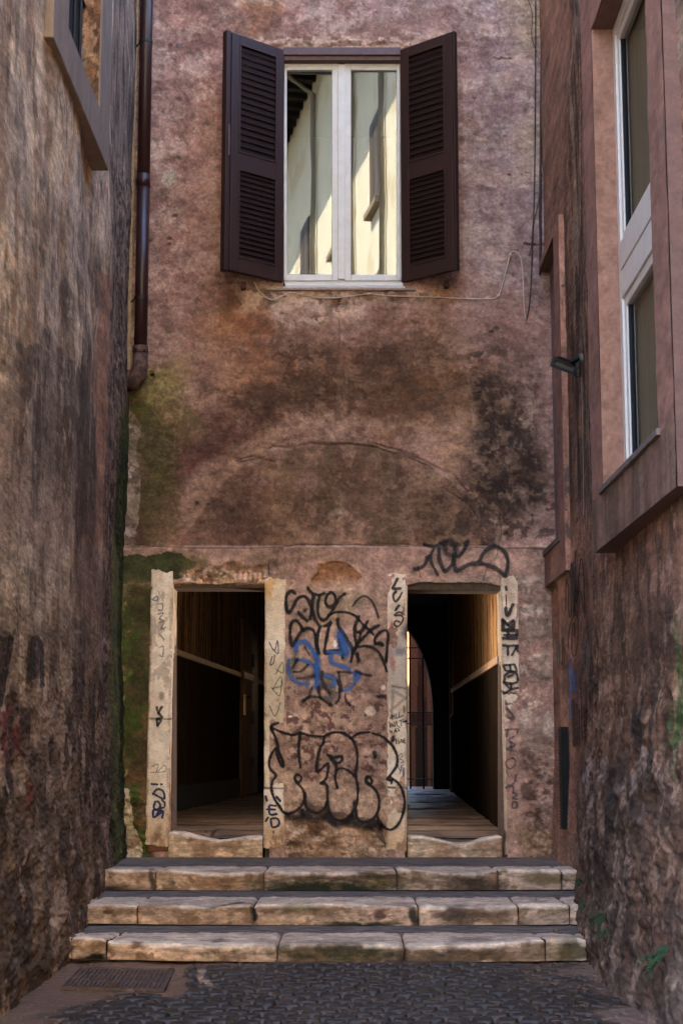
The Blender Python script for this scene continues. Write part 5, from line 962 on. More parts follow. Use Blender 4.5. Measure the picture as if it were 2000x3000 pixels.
cable('thick_cable', [(1587, -20), (1585, 200), (1583, 400), (1582, 520), (1581, 640), (1582, 700), (1581, 805)], 0.011, DCABLE, 'thick black cable with a rusty lower end beside the conduit', 'cable', 0.02, 8, clips=((1583, 512),))
cable('loose_wire', [(1580, 570), (1570, 620), (1560, 660), (1556, 720), (1547, 750)], 0.004, DCABLE, 'short loose dark wire bent away from the thick cable', 'cable', 0.03)
cd = thing('conduit', 'brown metal conduit pipe running down the right corner of the house front', 'conduit', (1.7, D, 5))
m = MB(); m.tube([P(1602, -100, D-0.04), P(1601, 200, D-0.04), P(1604, 400, D-0.04), P(1605, 520, D-0.04), P(1604, 660, D-0.04)], 0.020, 10); m.build('pipe', CONDUIT, cd, smooth=True)
for y in (12, 465, 530): m = MB(); q = P(1603, y, D-0.04); m.tube([(q[0], q[1], q[2]-0.015), (q[0], q[1], q[2]+0.015)], 0.026, 10); m.build('coupling', CONDUIT, cd, smooth=True)
m = MB(); m.tube([P(1624, -60, D-0.3), P(1610, 40, D-0.15), P(1606, 90, D-0.1)], 0.014, 8); m.build('stay', CONDUIT, cd, smooth=True)
# ================================================================== FLOODLIGHT
fl = thing('floodlight', 'black rectangular floodlight on a bracket tilted down from the right wall', 'floodlight', tuple(P(1650, 1072, 10.9)))
FYY = 10.85
hb = MB(); f = [(1611, 1071), (1679, 1098), (1690, 1077), (1622, 1046)]; bk = [(1628, 1052), (1676, 1070), (1680, 1058), (1636, 1042)]
hb.hexa([P(x, y, FYY) for x, y in f], [P(x, y, FYY+0.11) for x, y in bk]); hs = hb.build('housing', BLACKP, fl, 0.006)
q = MB(); ring = [(1609, 1072), (1680, 1100), (1692, 1077), (1621, 1045)]; rin = [(1622, 1068), (1675, 1088), (1681, 1076), (1628, 1055)]
va = [P(x, y, FYY-0.02) for x, y in ring]+[P(x, y, FYY-0.02) for x, y in rin]+[P(x, y, FYY+0.01) for x, y in ring]+[P(x, y, FYY+0.01) for x, y in rin]
fs = []
for i in range(4): j = (i+1) % 4; fs += [(i, j, 4+j, 4+i), (8+j, 8+i, 12+i, 12+j), (i, 8+i, 8+j, j), (4+j, 12+j, 12+i, 4+i)]
q.add(va, fs); q.build('bezel', BLACKP, fl, 0.003)
q = MB(); q.hexa([P(x, y, FYY-0.003) for x, y in rin], [P(x, y, FYY+0.004) for x, y in rin]); q.build('lens', mat_plain('lamp_glass', (70, 58, 48), 0.3, 0.1, spec=0.4), fl)
q = MB(); q.pxq([(1669, 1051), (1700, 1033), (1704, 1046), (1672, 1062)], FYY-0.01, FYY+0.01)
q.pxq([(1672, 1062), (1682, 1064), (1704, 1050), (1700, 1044)], FYY+0.02, FYY+0.05); ar_ = q.build('arm', BLACKP, fl, 0.004)
q = MB(); q.tube([P(1700, 1040, FYY), P(1712, 1062, FYY-0.02), P(1740, 1070, FYY+0.1)], [0.02, 0.025, 0.03], 8); q.build('wall_mount', mat_plain('pitted_zinc', (96, 84, 78), 0.7, 0.4, 60, 0.5), fl, smooth=True)
q = MB(); q.tube([P(1684, 1078, FYY), P(1683, 1095, FYY), P(1687, 1105, FYY), P(1695, 1104, FYY), P(1698, 1080, FYY), P(1697, 1060, FYY), P(1712, 1046, FYY), P(1720, 1042, FYY+0.1)], 0.008, 8); q.build('cable', BLACKP, fl, smooth=True)
# thin wire below the floodlight
q = MB(); q.tube([P(1702, 1105, 10.62), P(1704, 1190, 10.62), P(1707, 1360, 10.62), P(1708, 1508, 10.62)], 0.003, 6); tag(q.build('thin_wire', mat_plain('grey_wire', (120, 100, 90), 0.7, 0.1)), 'thin grey wire hanging straight down the stained wall below the floodlight', 'wire')
# ================================================================== GRAFFITI (thin paint films following the wall relief)
INK = {'black': mat_spray('black_spray', (40, 31, 30), 0.55, 0.93, 0.45), 'soft': mat_spray('soft_black_spray', (48, 40, 38), 0.75, 0.8, 0.0), 'marker': mat_spray('black_marker', (52, 42, 40), 0.3, 0.85, 0.1), 'faint': mat_spray('faded_marker', (96, 80, 74), 0.5, 0.6, 0.0),
       'blue': mat_spray('blue_spray', (60, 104, 168), 0.85, 0.9, 0.3), 'navy': mat_spray('navy_marker', (44, 48, 82), 0.3, 0.9, 0.2), 'green': mat_spray('green_marker', (92, 112, 76), 0.5, 0.6, 0.0), 'grey': mat_spray('grey_spray', (112, 104, 96), 0.9, 0.7, 0.2), 'pen': mat_spray('blue_pen', (96, 104, 118), 0.4, 0.7, 0.0), 'red': mat_spray('red_spray', (116, 60, 52), 0.9, 0.45, 0.0), 'lime': mat_spray('green_spray', (58, 78, 42), 0.9, 0.42, 0.2), 'dusk': mat_spray('thick_grey_spray', (58, 52, 50), 0.5, 0.85, 0.2)}
SHIFT = [0]
def smooth_pts(pts, closed=False, step=3.0, straight=False):
    out = []; n = len(pts)
    for i in range(n-1):
        p0 = pts[max(i-1, 0)]; p1 = pts[i]; p2 = pts[i+1]; p3 = pts[min(i+2, n-1)]; L = math.hypot(p2[0]-p1[0], p2[1]-p1[1]); k = max(2, int(L/step))
        for q in range(k):
            t = q/k
            if straight: out.append(tuple(p1[j]+(p2[j]-p1[j])*t for j in range(2)))
            else: out.append(tuple(0.5*((2*p1[j])+(-p0[j]+p2[j])*t+(2*p0[j]-5*p1[j]+4*p2[j]-p3[j])*t*t+(-p0[j]+3*p1[j]-3*p2[j]+p3[j])*t**3) for j in range(2)))
    out.append(tuple(pts[-1])); return out
JR = [((443, 507, 494, 425), JF1, 1672, 2475), ((776, 839, 833, 771), JF2, 1694, 2486), ((1131, 1193, 1192, 1131), JF3, 1683, 2492), ((1465, 1519, 1528, 1480), JF4, 1692, 2495)]
def surf_fac(x, y):
    x = np.asarray(x, float); y = np.asarray(y, float); Yp = D-fac_h(x.reshape(-1, 1), y.reshape(-1, 1)).reshape(x.shape)-0.006
    for (a, b, c, d), Yf, t0, t1 in JR:
        t = (y-t0)/(t1-t0); l = a+(d-a)*t; r = b+(c-b)*t; m = (t > -0.005) & (t < 1) & (x > l-1) & (x < r+1); Yp = np.where(m, np.minimum(Yp, Yf-0.009), Yp)
    return P(x, y, Yp-SHIFT[0]*0.00012)
def surf_right(x, y):
    x = np.asarray(x, float); y = np.asarray(y, float); X = np.full(x.shape, 1.60)
    for _ in range(12): q = PX(x, y, X); X = 0.4*X+0.6*(XRf(q[..., 1])-right_h(q[..., 1].reshape(-1, 1), q[..., 2].reshape(-1, 1)).reshape(x.shape))
    return PX(x, y, X-0.016-SHIFT[0]*0.00012)
def surf_left(x, y):
    x = np.asarray(x, float); y = np.asarray(y, float); X = np.full(x.shape, -1.75)
    for _ in range(12): q = PX(x, y, X); X = 0.4*X+0.6*(XLf(q[..., 1])+left_h(q[..., 1].reshape(-1, 1), q[..., 2].reshape(-1, 1)).reshape(x.shape))
    return PX(x, y, X+0.016+SHIFT[0]*0.00012)
def graffiti(name, strokes, ink, parent, xf=(0, 0, 1), surf=surf_fac, label=None, straight=False):
    """strokes: [(width, [(x, y), ...]), ...] in crop units; xf = (ox, oy, scale)"""
    ox, oy, s = xf; V, Fc, Dv = [], [], []
    for w, pts in strokes:
        w = w/s*1.22; pts = [(ox+x/s, oy+y/s) for x, y in pts]
        if len(pts) == 1: pts = [pts[0], (pts[0][0]+0.6, pts[0][1]+0.6)]
        c = smooth_pts(pts, straight=straight, step=min(3.0, max(1.2, w*0.3))); c = [c[0]]+c; c[0] = (c[1][0]*1.0-(c[2][0]-c[1][0])*0, c[1][1]); SHIFT[0] += 1
        cs = np.array(c); T = np.gradient(cs, axis=0); nrm = np.hypot(T[:, 0], T[:, 1])+1e-9; T /= nrm[:, None]; N = np.stack([-T[:, 1], T[:, 0]], -1); hw = w*0.62
        st0 = cs[0]-T[1]*hw; en0 = cs[-1]+T[-1]*hw; cs = np.vstack([st0, cs[1:], en0]); N = np.vstack([N[1], N[1:], N[-1]]); n = len(cs)
        hv = np.full(n, hw)*(1+0.12*np.sin(np.arange(n)*0.37+w)); b = len(V); cols = (-1, -0.5, 0, 0.5, 1)
        for k in cols:
            pass
        XY = np.stack([cs+N*(k*hv)[:, None] for k in cols], 1); W = surf(XY[..., 0].ravel(), XY[..., 1].ravel()).reshape(n, 5, 3)
        for i in range(n):
            e = 1.0 if i in (0, n-1) else 0.0
            for j, k in enumerate(cols): V.append(tuple(W[i, j])); Dv.append(max(abs(k), e))
        for i in range(n-1):
            for j in range(4): a = b+i*5+j; Fc.append((a, a+1, a+6, a+5))
    me = bpy.data.meshes.new(name); me.from_pydata(V, [], Fc); at = me.attributes.new('D', 'FLOAT', 'POINT'); at.data.foreach_set('value', np.array(Dv, np.float32)); me.materials.append(INK[ink]); me.update()
    o = bpy.data.objects.new(name, me); link(o, parent); fix(o, parent)
    if label: o['label'] = label
    return o
A = (750, 1600, 2.613); B = (820, 1700, 4.612); C_ = (1200, 1560, 4.9); J4 = (1440, 1680, 3.267); J3 = (1120, 1680, 3.793)
graffiti('graffiti', [
 (24, [(168, 1352), (122, 1372), (120, 1400), (150, 1470), (172, 1560), (205, 1650), (205, 1690), (180, 1650), (152, 1560)]),
 (22, [(150, 1545), (120, 1590), (100, 1650), (110, 1710), (152, 1752), (125, 1800), (118, 1860), (138, 1930), (178, 1990), (222, 2045), (290, 2035), (340, 1995), (370, 1940), (370, 1890), (340, 1840), (308, 1806), (295, 1775), (312, 1750), (340, 1762), (345, 1785), (328, 1806), (305, 1800)]),
 (20, [(122, 1390), (200, 1425), (280, 1447), (340, 1432), (420, 1452), (515, 1458)]), (24, [(338, 1425), (330, 1500), (328, 1600), (340, 1690)]),
 (22, [(525, 1500), (495, 1535), (475, 1600), (465, 1660), (468, 1728), (500, 1705), (550, 1665), (548, 1730), (532, 1785), (495, 1818)]),
 (24, [(500, 1815), (540, 1832), (546, 1900), (545, 1960), (518, 2012), (470, 2042), (412, 2022), (380, 1985), (372, 1900)]),
 (22, [(512, 1500), (530, 1452), (590, 1427), (660, 1432), (730, 1475), (765, 1545), (775, 1640), (762, 1742), (778, 1850), (772, 1950), (742, 2030), (682, 2095), (620, 2097), (568, 2060), (550, 1990)]),
 (24, [(545, 1595), (585, 1615), (655, 1612), (648, 1650), (605, 1662), (560, 1605)]), (22, [(605, 1650), (615, 1700), (605, 1775), (622, 1848)]), (18, [(620, 1712), (660, 1700), (720, 1730), (760, 1768)]),
 (20, [(725, 1475), (780, 1435), (865, 1425)]), (20, [(890, 1432), (960, 1455), (1005, 1490)]), (22, [(1000, 1485), (1050, 1540), (1080, 1620), (1070, 1690), (1012, 1778), (1060, 1792), (1110, 1850), (1136, 1950), (1125, 2040), (1092, 2120), (1040, 2168), (990, 2160), (950, 2120), (930, 2075)]),
 (26, [(850, 1765), (840, 1800), (868, 1822), (885, 1800), (868, 1768), (850, 1770)]), (22, [(860, 1820), (885, 1840), (922, 1880), (942, 1960), (930, 2035), (888, 2092), (830, 2112), (782, 2092), (760, 2020), (752, 1960)]), (34, [(905, 1580), (910, 1610)]), (30, [(1030, 1775), (1012, 1780)]), (14, [(1035, 1790), (1036, 1818)]), (30, [(1046, 1462), (1044, 1490)])],
 'black', fac, A, label='large black bubble letters across the lower pier between the doorways')
graffiti('graffiti', [(58, [(240, 2060), (300, 2080), (370, 2060), (450, 2090), (540, 2080), (620, 2130), (700, 2110), (770, 2130), (850, 2150), (920, 2110), (960, 2160)]), (46, [(545, 1970), (560, 2060), (600, 2110)]), (46, [(755, 1960), (740, 2060), (690, 2120)]), (40, [(350, 2020), (390, 2060)])], 'soft', fac, A, label='soft black overspray under the bubble letters')
graffiti('graffiti', [
 (46, [(205, 175), (150, 145), (95, 195), (80, 290), (90, 390), (125, 440), (170, 370), (230, 260), (310, 215), (370, 250), (410, 330), (425, 430), (405, 520)]),
 (48, [(250, 435), (300, 490), (365, 550)]),
 (46, [(375, 105), (430, 170), (520, 200), (600, 175)]), (46, [(455, 200), (440, 300), (450, 440), (480, 540), (545, 625)]),
 (42, [(535, 215), (510, 330), (515, 450), (560, 530), (620, 525), (690, 430), (750, 330), (800, 240), (875, 180)]),
 (42, [(760, 300), (690, 350), (640, 345), (612, 280), (640, 200), (700, 165), (740, 210), (760, 290)]),
 (34, [(660, 470), (740, 435), (840, 430), (940, 445), (1040, 500), (1120, 600), (1200, 670), (1260, 730)]),
 (46, [(165, 880), (140, 780), (140, 640), (170, 560), (220, 545), (280, 610), (300, 680)]), (46, [(190, 880), (240, 760), (300, 680), (380, 650), (450, 680), (480, 770), (490, 880), (510, 990)]), (44, [(535, 640), (505, 760), (500, 880), (530, 990)]),
 (46, [(600, 620), (665, 590), (690, 560), (655, 650), (630, 780), (600, 960), (620, 985), (700, 960), (790, 950)]),
 (54, [(775, 530), (790, 620), (830, 690), (900, 800), (960, 900), (990, 960)]), (40, [(800, 780), (810, 880), (850, 1060), (840, 980), (780, 960)]),
 (46, [(1060, 490), (1020, 600), (1010, 670), (1060, 705), (1120, 660), (1180, 560)]), (44, [(1005, 640), (1010, 760), (1030, 870), (990, 980), (955, 1100)]), (44, [(1330, 610), (1230, 670), (1130, 770), (1040, 870), (1000, 960)]), (38, [(1090, 720), (1060, 830)]), (54, [(1040, 990), (1060, 1090)]),
 (40, [(1290, 850), (1275, 800), (1340, 710), (1420, 675), (1460, 730), (1450, 850), (1440, 1000), (1430, 1100)]), (44, [(1280, 860), (1350, 850), (1390, 880), (1330, 860)]), (38, [(1060, 900), (1150, 890), (1250, 910), (1320, 960), (1370, 1040), (1410, 1140), (1440, 1230)])],
 'black', fac, B, label='black marker scrawl below the exposed brick patch')
graffiti('graffiti', [(34, [(980, 350), (1050, 260), (1140, 215), (1230, 270), (1290, 380), (1330, 500)])], 'soft', fac, B)
graffiti('graffiti', [(80, [(210, 950), (230, 870), (330, 830), (430, 930), (500, 1060)]), (60, [(120, 1080), (110, 1200), (160, 1320), (260, 1390), (380, 1400)]), (60, [(200, 1080), (330, 1080), (430, 1140), (510, 1180)]), (110, [(500, 1100), (500, 1250), (500, 1420)]), (80, [(600, 1290), (680, 1300), (750, 1360), (710, 1430)]),
 (70, [(690, 1010), (700, 1110), (800, 1150), (930, 1190)]), (130, [(800, 740), (850, 850), (890, 980)]), (60, [(640, 970), (760, 970), (830, 990)]), (90, [(1010, 1250), (1060, 1280), (1020, 1340)]), (44, [(820, 1490), (930, 1470), (1000, 1390)])], 'blue', fac, B, label='blue spray paint letters behind the black scrawl')
graffiti('graffiti', [(150, [(640, 1380), (690, 1500), (690, 1600)]), (110, [(200, 1010), (160, 1200)])], 'grey', fac, B)
graffiti('graffiti', [(36, [(780, 1240), (860, 1240), (960, 1250)]), (40, [(790, 1250), (810, 1350), (835, 1480)]), (50, [(1030, 1230), (1130, 1270), (1220, 1285)]), (50, [(350, 390), (330, 420)]), (60, [(240, 1320), (340, 1320), (460, 1290)]), (34, [(190, 1240), (280, 1230), (380, 1140)]), (34, [(170, 1180), (240, 1070)]),
 (60, [(560, 1240), (570, 1350), (600, 1440), (670, 1520)]), (46, [(520, 1450), (545, 1580), (620, 1640), (700, 1690)]), (46, [(310, 1640), (380, 1590), (460, 1570), (550, 1590)]), (44, [(430, 1450), (390, 1570), (320, 1620)]), (36, [(770, 1350), (800, 1450), (800, 1590), (760, 1660)]), (40, [(880, 1540), (890, 1620), (940, 1690)]), (30, [(330, 900), (400, 1010)]), (50, [(1310, 1570), (1390, 1560)])], 'soft', fac, B, label='smudged black spray at the foot of the blue letters')
graffiti('graffiti', [(54, [(60, 525), (150, 505), (220, 450), (255, 350)]), (46, [(200, 170), (290, 195), (380, 195), (450, 160)]), (42, [(340, 240), (295, 340), (320, 460), (400, 600)]), (60, [(420, 220), (420, 380), (460, 490), (500, 560)]), (56, [(520, 555), (600, 460), (640, 330), (700, 340), (780, 240), (820, 140)]),
 (60, [(640, 380), (640, 470), (665, 550), (780, 490), (880, 450), (1000, 445), (1120, 470), (1240, 520), (1360, 620)]), (56, [(1000, 410), (1050, 300), (1130, 225), (1240, 200), (1350, 270), (1400, 380), (1400, 500), (1370, 610)])], 'dusk', fac, C_, label='wide soft black tag above the right doorway')
graffiti('graffiti', [(90, [(500, 140), (580, 120), (640, 180), (640, 290), (590, 330), (530, 290), (500, 200)]), (60, [(800, 150), (830, 120)]), (60, [(430, 150), (500, 130)])], 'soft', fac, C_)
# writing on the stone jambs
graffiti('graffiti', [(26, [(165, 60), (140, 110), (112, 165), (195, 165)]), (22, [(148, 200), (120, 240), (125, 290), (150, 310), (185, 270), (215, 215)]), (24, [(182, 355), (145, 408)]), (16, [(135, 460), (180, 430), (215, 440)]), (16, [(140, 470), (200, 465), (230, 495), (222, 530), (180, 585), (140, 580), (130, 550), (150, 525), (190, 540)])], 'marker', fac, J3, label='black hand lettering LUIS at the top of the jamb')
S3 = [(9, [(110, 1570), (85, 1600), (90, 1615), (120, 1595)]), (9, [(108, 1570), (112, 1620)]), (9, [(130, 1560), (135, 1615)]), (8, [(105, 1590), (140, 1580)]), (9, [(155, 1560), (150, 1610), (170, 1605)]), (9, [(185, 1540), (180, 1600), (235, 1575)]),
 (9, [(75, 1650), (85, 1710), (95, 1670), (105, 1665), (110, 1700)]), (9, [(130, 1650), (118, 1690), (135, 1700), (150, 1650)]), (8, [(155, 1640), (165, 1700), (185, 1695)]), (8, [(180, 1640), (235, 1620)]), (8, [(205, 1635), (210, 1695)]), (14, [(225, 1640), (268, 1645)]), (10, [(225, 1660), (265, 1635)]),
 (8, [(80, 1740), (92, 1775), (100, 1745), (112, 1780)]), (8, [(130, 1775), (145, 1720), (155, 1770)]), (8, [(132, 1752), (155, 1750)]), (8, [(195, 1710), (165, 1722), (190, 1745), (165, 1755)]), (12, [(150, 1840), (155, 1890)]), (9, [(178, 1830), (180, 1895)]), (9, [(150, 1862), (180, 1858)]), (8, [(190, 1880), (205, 1840), (212, 1875)]), (8, [(222, 1845), (225, 1880), (240, 1850)]), (8, [(245, 1830), (235, 1880), (262, 1885)]), (7, [(238, 1858), (255, 1855)])]
graffiti('graffiti', S3, 'marker', fac, J3, label='small black lettering CHILL ... WAS HERE on the jamb', straight=True)
graffiti('graffiti', [(7, [(180, 2030), (205, 2000), (220, 2030), (190, 2060), (230, 2080), (200, 2110), (245, 2090), (200, 2150), (240, 2130)]), (7, [(170, 2130), (200, 2200), (215, 2140), (190, 2230)]), (7, [(200, 2180), (230, 2160), (225, 2250), (240, 2200), (235, 2290)])], 'pen', fac, J3)
graffiti('graffiti', [(30, [(100, 440), (110, 540), (200, 530), (205, 450), (150, 490), (105, 450)]), (22, [(120, 470), (190, 520)]), (28, [(100, 545), (240, 545), (235, 620), (110, 620)]), (22, [(120, 590), (240, 590)]), (24, [(150, 560), (160, 610)]), (22, [(110, 690), (240, 690), (245, 740)]), (22, [(150, 700), (155, 775)]), (20, [(245, 690), (190, 780)]),
 (18, [(110, 880), (215, 870), (240, 940), (130, 930), (110, 890)]), (18, [(170, 880), (180, 930)]), (22, [(250, 1020), (240, 960), (170, 940), (120, 980), (120, 1040), (180, 1060), (240, 1040)]), (18, [(150, 990), (200, 970)]), (20, [(110, 1040), (180, 1110), (250, 1095)]), (20, [(180, 1050), (185, 1110), (110, 1150)])], 'marker', fac, J4, label='black angular tag letters on the upper half of the jamb', straight=True)
graffiti('graffiti', [(20, [(135, 130), (138, 158)]), (10, [(135, 205), (138, 300)]), (30, [(130, 330), (150, 400), (200, 300)])], 'marker', fac, J4)
graffiti('graffiti', [(18, [(130, 1250), (190, 1245)]), (24, [(140, 1290), (180, 1330), (210, 1390), (160, 1380)]), (18, [(130, 1500), (240, 1490), (240, 1530)]), (22, [(140, 1560), (150, 1500)]), (18, [(210, 1560), (160, 1600), (220, 1640), (140, 1680), (230, 1700)]), (26, [(180, 1620), (185, 1700)]), (16, [(215, 1770), (150, 1780), (135, 1830), (170, 1870), (215, 1840), (225, 1790), (195, 1765)]),
 (20, [(230, 1930), (210, 2010), (150, 2030)]), (18, [(130, 2050), (200, 2040), (200, 2100)]), (16, [(210, 2100), (240, 2120), (200, 2150), (240, 2160)]), (16, [(240, 2190), (200, 2190), (195, 2240), (235, 2240), (240, 2200)])], 'faint', fac, J4, label='faded vertical letters down the lower half of the jamb')
D1 = (400, 1600, 2.352)
graffiti('graffiti', [(12, [(104, 1640), (145, 1642)]), (12, [(168, 1640), (176, 1641)]), (13, [(115, 1705), (188, 1740), (185, 1690), (150, 1675), (125, 1690), (118, 1710)]), (13, [(130, 1760), (120, 1800), (145, 1815), (165, 1790), (150, 1760), (130, 1762)]), (10, [(175, 1750), (195, 1770), (190, 1800), (160, 1800)]), (13, [(115, 1820), (120, 1868), (180, 1830), (178, 1870)]), (12, [(120, 1815), (182, 1825)]), (10, [(140, 1845), (180, 1800)])], 'navy', fac, D1, label='dark blue marker letters on the foot of the leftmost jamb')
graffiti('graffiti', [(14, [(140, 1110), (150, 1150), (175, 1108)]), (14, [(150, 1150), (180, 1180), (140, 1190), (172, 1200), (145, 1240), (140, 1190)])], 'marker', fac, D1, straight=True)
graffiti('graffiti', [(11, [(110, 365), (145, 345), (140, 375), (115, 370)]), (9, [(150, 400), (180, 398), (178, 440), (150, 440)]), (8, [(145, 470), (185, 460), (160, 500), (190, 510)]), (8, [(150, 530), (190, 520), (170, 570), (200, 560)]), (8, [(160, 610), (190, 640)]), (8, [(160, 700), (185, 690), (180, 760), (160, 750)]), (6, [(105, 1520), (150, 1505), (140, 1560), (190, 1510), (200, 1550), (100, 1560)])], 'faint', fac, D1)
graffiti('graffiti', [(14, [(890, 1725), (898, 1755)]), (16, [(965, 1730), (990, 1755)]), (13, [(965, 1845), (920, 1848), (915, 1790), (958, 1790)]), (12, [(918, 1815), (955, 1815)]), (13, [(925, 1880), (935, 1935), (975, 1925), (982, 1895), (960, 1875), (925, 1880)]), (10, [(942, 1966), (944, 1972)]), (12, [(890, 1895), (905, 1870)]), (10, [(895, 1812), (900, 1815)])], 'navy', fac, D1, label='blue letters ED and dots low on the jamb right of the left doorway')
graffiti('graffiti', [(8, [(935, 760), (920, 820), (945, 800), (950, 750)]), (7, [(912, 660), (950, 720), (970, 650), (975, 740), (930, 700)]), (7, [(910, 120), (910, 190)])], 'pen', fac, D1)
graffiti('graffiti', [(8, [(940, 980), (1000, 960), (990, 900), (940, 985)]), (8, [(960, 880), (1005, 800), (1010, 870), (960, 850)]), (8, [(930, 975), (985, 1030), (1000, 920)])], 'green', fac, D1)
graffiti('graffiti', [(8, [(915, 1100), (955, 1170), (990, 1080)])], 'faint', fac, D1)
# tags on the right house
Rr = (1600, 1600, 3.36)
graffiti('graffiti', [(11, [(288, 50), (280, 120), (280, 200), (285, 400), (270, 640), (255, 690)]), (26, [(255, 170), (255, 300), (262, 420), (270, 640)]), (11, [(186, 640), (190, 480), (195, 330), (215, 420), (212, 560), (222, 700)]), (11, [(215, 250), (235, 300), (245, 480), (240, 690)]), (12, [(240, 180), (230, 300)]), (11, [(210, 1010), (215, 900), (240, 740), (290, 670), (310, 760), (308, 920), (290, 1050), (272, 1085), (250, 1040), (248, 900), (262, 760), (275, 790), (272, 880)])], 'black', rh, Rr, surf_right, label='tall thin black tag with a loop, just right of the narrow bay')
graffiti('graffiti', [(12, [(305, 480), (325, 200), (345, 130), (365, 300), (375, 700)]), (12, [(290, 560), (320, 440), (345, 500), (365, 650)])], 'black', rh, Rr, surf_right)
graffiti('graffiti', [(11, [(98, 900), (104, 1220), (115, 880), (125, 1140), (150, 1170), (160, 900), (158, 1220)]), (11, [(178, 1000), (172, 1200), (155, 1460)]), (12, [(130, 960), (130, 1140), (160, 1150)])], 'black', rh, Rr, surf_right, label='short black tag close to the corner of the alley', straight=True)
graffiti('graffiti', [(26, [(235, 1120), (225, 1250), (235, 1350), (225, 1480)]), (30, [(255, 1220), (270, 1340), (285, 1440)]), (22, [(230, 1500), (235, 1700)])], 'blue', rh, Rr, surf_right, label='blue spray streaks under the black tag')
graffiti('graffiti', [(34, [(262, 1520), (265, 1660), (270, 1800), (275, 1960)]), (11, [(295, 1560), (300, 1960)]), (11, [(330, 1300), (340, 1500), (350, 1900)]), (11, [(380, 1320), (390, 1500), (385, 1880)]), (9, [(320, 1600), (325, 1900)]), (9, [(365, 1560), (372, 1840)])], 'black', rh, Rr, surf_right, label='faint black drips below the blue streaks')
graffiti('graffiti', [(26, [(1265, 680), (1268, 850)]), (30, [(1285, 900), (1295, 1200), (1310, 1450)]), (30, [(1325, 1500), (1330, 1900)]), (26, [(1240, 1620), (1245, 1800)])], 'lime', rh, Rr, surf_right, label='bright green spray streak at the edge of the right wall')
graffiti('graffiti', [(12, [(2, 2065), (34, 1870), (22, 1940), (0, 2010)]), (11, [(0, 1868), (24, 1876)]), (11, [(98, 1985), (98, 1890), (108, 1868), (122, 1900), (125, 2010)])], 'marker', lh, (0, 0, 1), surf_left)
graffiti('graffiti', [(16, [(12, 2090), (20, 2160), (10, 2230)]), (12, [(40, 2140), (55, 2190)]), (16, [(66, 2130), (62, 2180)]), (12, [(5, 2180), (25, 2230)])], 'red', lh, (0, 0, 1), surf_left, label='smeared red paint marks low on the left wall')
# ================================================================== PLANTS AND LEAVES
LEAF = mat_plain('fern_leaf', (40, 62, 30), 0.7, 0.3, 40, 0.0); DRY = mat_plain('dry_leaf', (118, 84, 60), 0.8, 0.3, 40, 0.2)
def plant(name, px, py, n, L, label, seed, up=0.6, surf=surf_right):
    q = surf(np.array([px]), np.array([py]))[0]; r = np.random.RandomState(seed); t = thing(name, label, 'plant', tuple(q)); ml = MB(); ms = MB(); sgn = -1
    for i in range(n):
        a = r.uniform(-1.3, 1.3); d = Vector((sgn*r.uniform(0.25, 1.0), math.sin(a)*0.8-0.3, r.uniform(-0.3, up))).normalized(); l = L*0.72*r.uniform(0.6, 1.2); pts = []
        for k in range(9): s = k/8; pts.append(Vector(q)+d*l*s+Vector((0, 0, -l*0.55*s*s)))
        ms.tube(pts, [0.0016*(1-k/10) for k in range(9)], 5)
        for k in range(1, 9):
            for sd in (-1, 1):
                T_ = (pts[k]-pts[k-1]).normalized(); S = T_.cross(Vector((0, 0, 1))).normalized()*sd; w = l*0.22*math.sin(math.pi*(k+0.7)/9.5); b = pts[k]; tip = b+S*w+T_*w*0.5+Vector((0, 0, r.uniform(-.3, .1)*w)); u = T_*w*0.28
                ml.add([b-u, b+S*w*0.5-u*0.6+T_*w*0.2, tip, b+S*w*0.4+u*1.4+T_*w*0.2, b+u], [(0, 1, 2, 3, 4)])
    ms.build('stems', LEAF, t); ml.build('leaves', LEAF, t); return t
plant('wall_fern', 1622, 2592, 9, 0.085, 'small green fern at the right end between the upper and middle step', 1)
plant('wall_fern', 1708, 2585, 12, 0.12, 'green fern rooted in the right wall beside the middle step', 2)
plant('wall_fern', 1718, 2640, 9, 0.10, 'drooping darker fern in the right wall just above the lowest step', 3, 0.2)
plant('wall_fern', 1768, 2680, 11, 0.13, 'bright green fern growing lowest down on the right wall beside the steps', 4)
plant('wall_fern', 1780, 2720, 7, 0.10, 'sparse hanging weed just under the bright fern', 5, 0.0)
plant('wall_fern', 1930, 2800, 13, 0.15, 'dark green weed on the right wall near the lower right corner', 6, 0.3)
plant('wall_fern', 1955, 2770, 9, 0.12, 'small weed above the dark one near the lower right corner', 7, 0.4)
for px, py, sd in ((1955, 1, 0),): pass
base = None; r = np.random.RandomState(77)
spots = [(340, 2532), (700, 2538), (1550, 2540)]+[(r.uniform(1560, 1640), r.uniform(2620, 2640)) for _ in range(3)]+[(r.uniform(1600, 1700), r.uniform(2722, 2738)) for _ in range(3)]+[(r.uniform(1580, 1730), r.uniform(2822, 2850)) for _ in range(7)]+[(r.uniform(1700, 1860), r.uniform(2860, 2970)) for _ in range(7)]+[(r.uniform(180, 900), r.uniform(2822, 2840)) for _ in range(5)]+[(r.uniform(100, 1700), r.uniform(2850, 2990)) for _ in range(10)]+[(590, 2445), (604, 2440), (596, 2448)]
def leafmesh():
    m = MB(); pr = [(0, 0), (0.010, 0.008), (0.022, 0.011), (0.034, 0.006), (0.042, 0), (0.034, -0.006), (0.022, -0.011), (0.010, -0.008)]
    vs = [(x-.02, y, 0.004+0.25*abs(y)+0.008*math.sin(x*90)) for x, y in pr]+[(0.002, 0, 0.003)]; m.add(vs, [(i, (i+1) % 8, 8) for i in range(8)]); return m
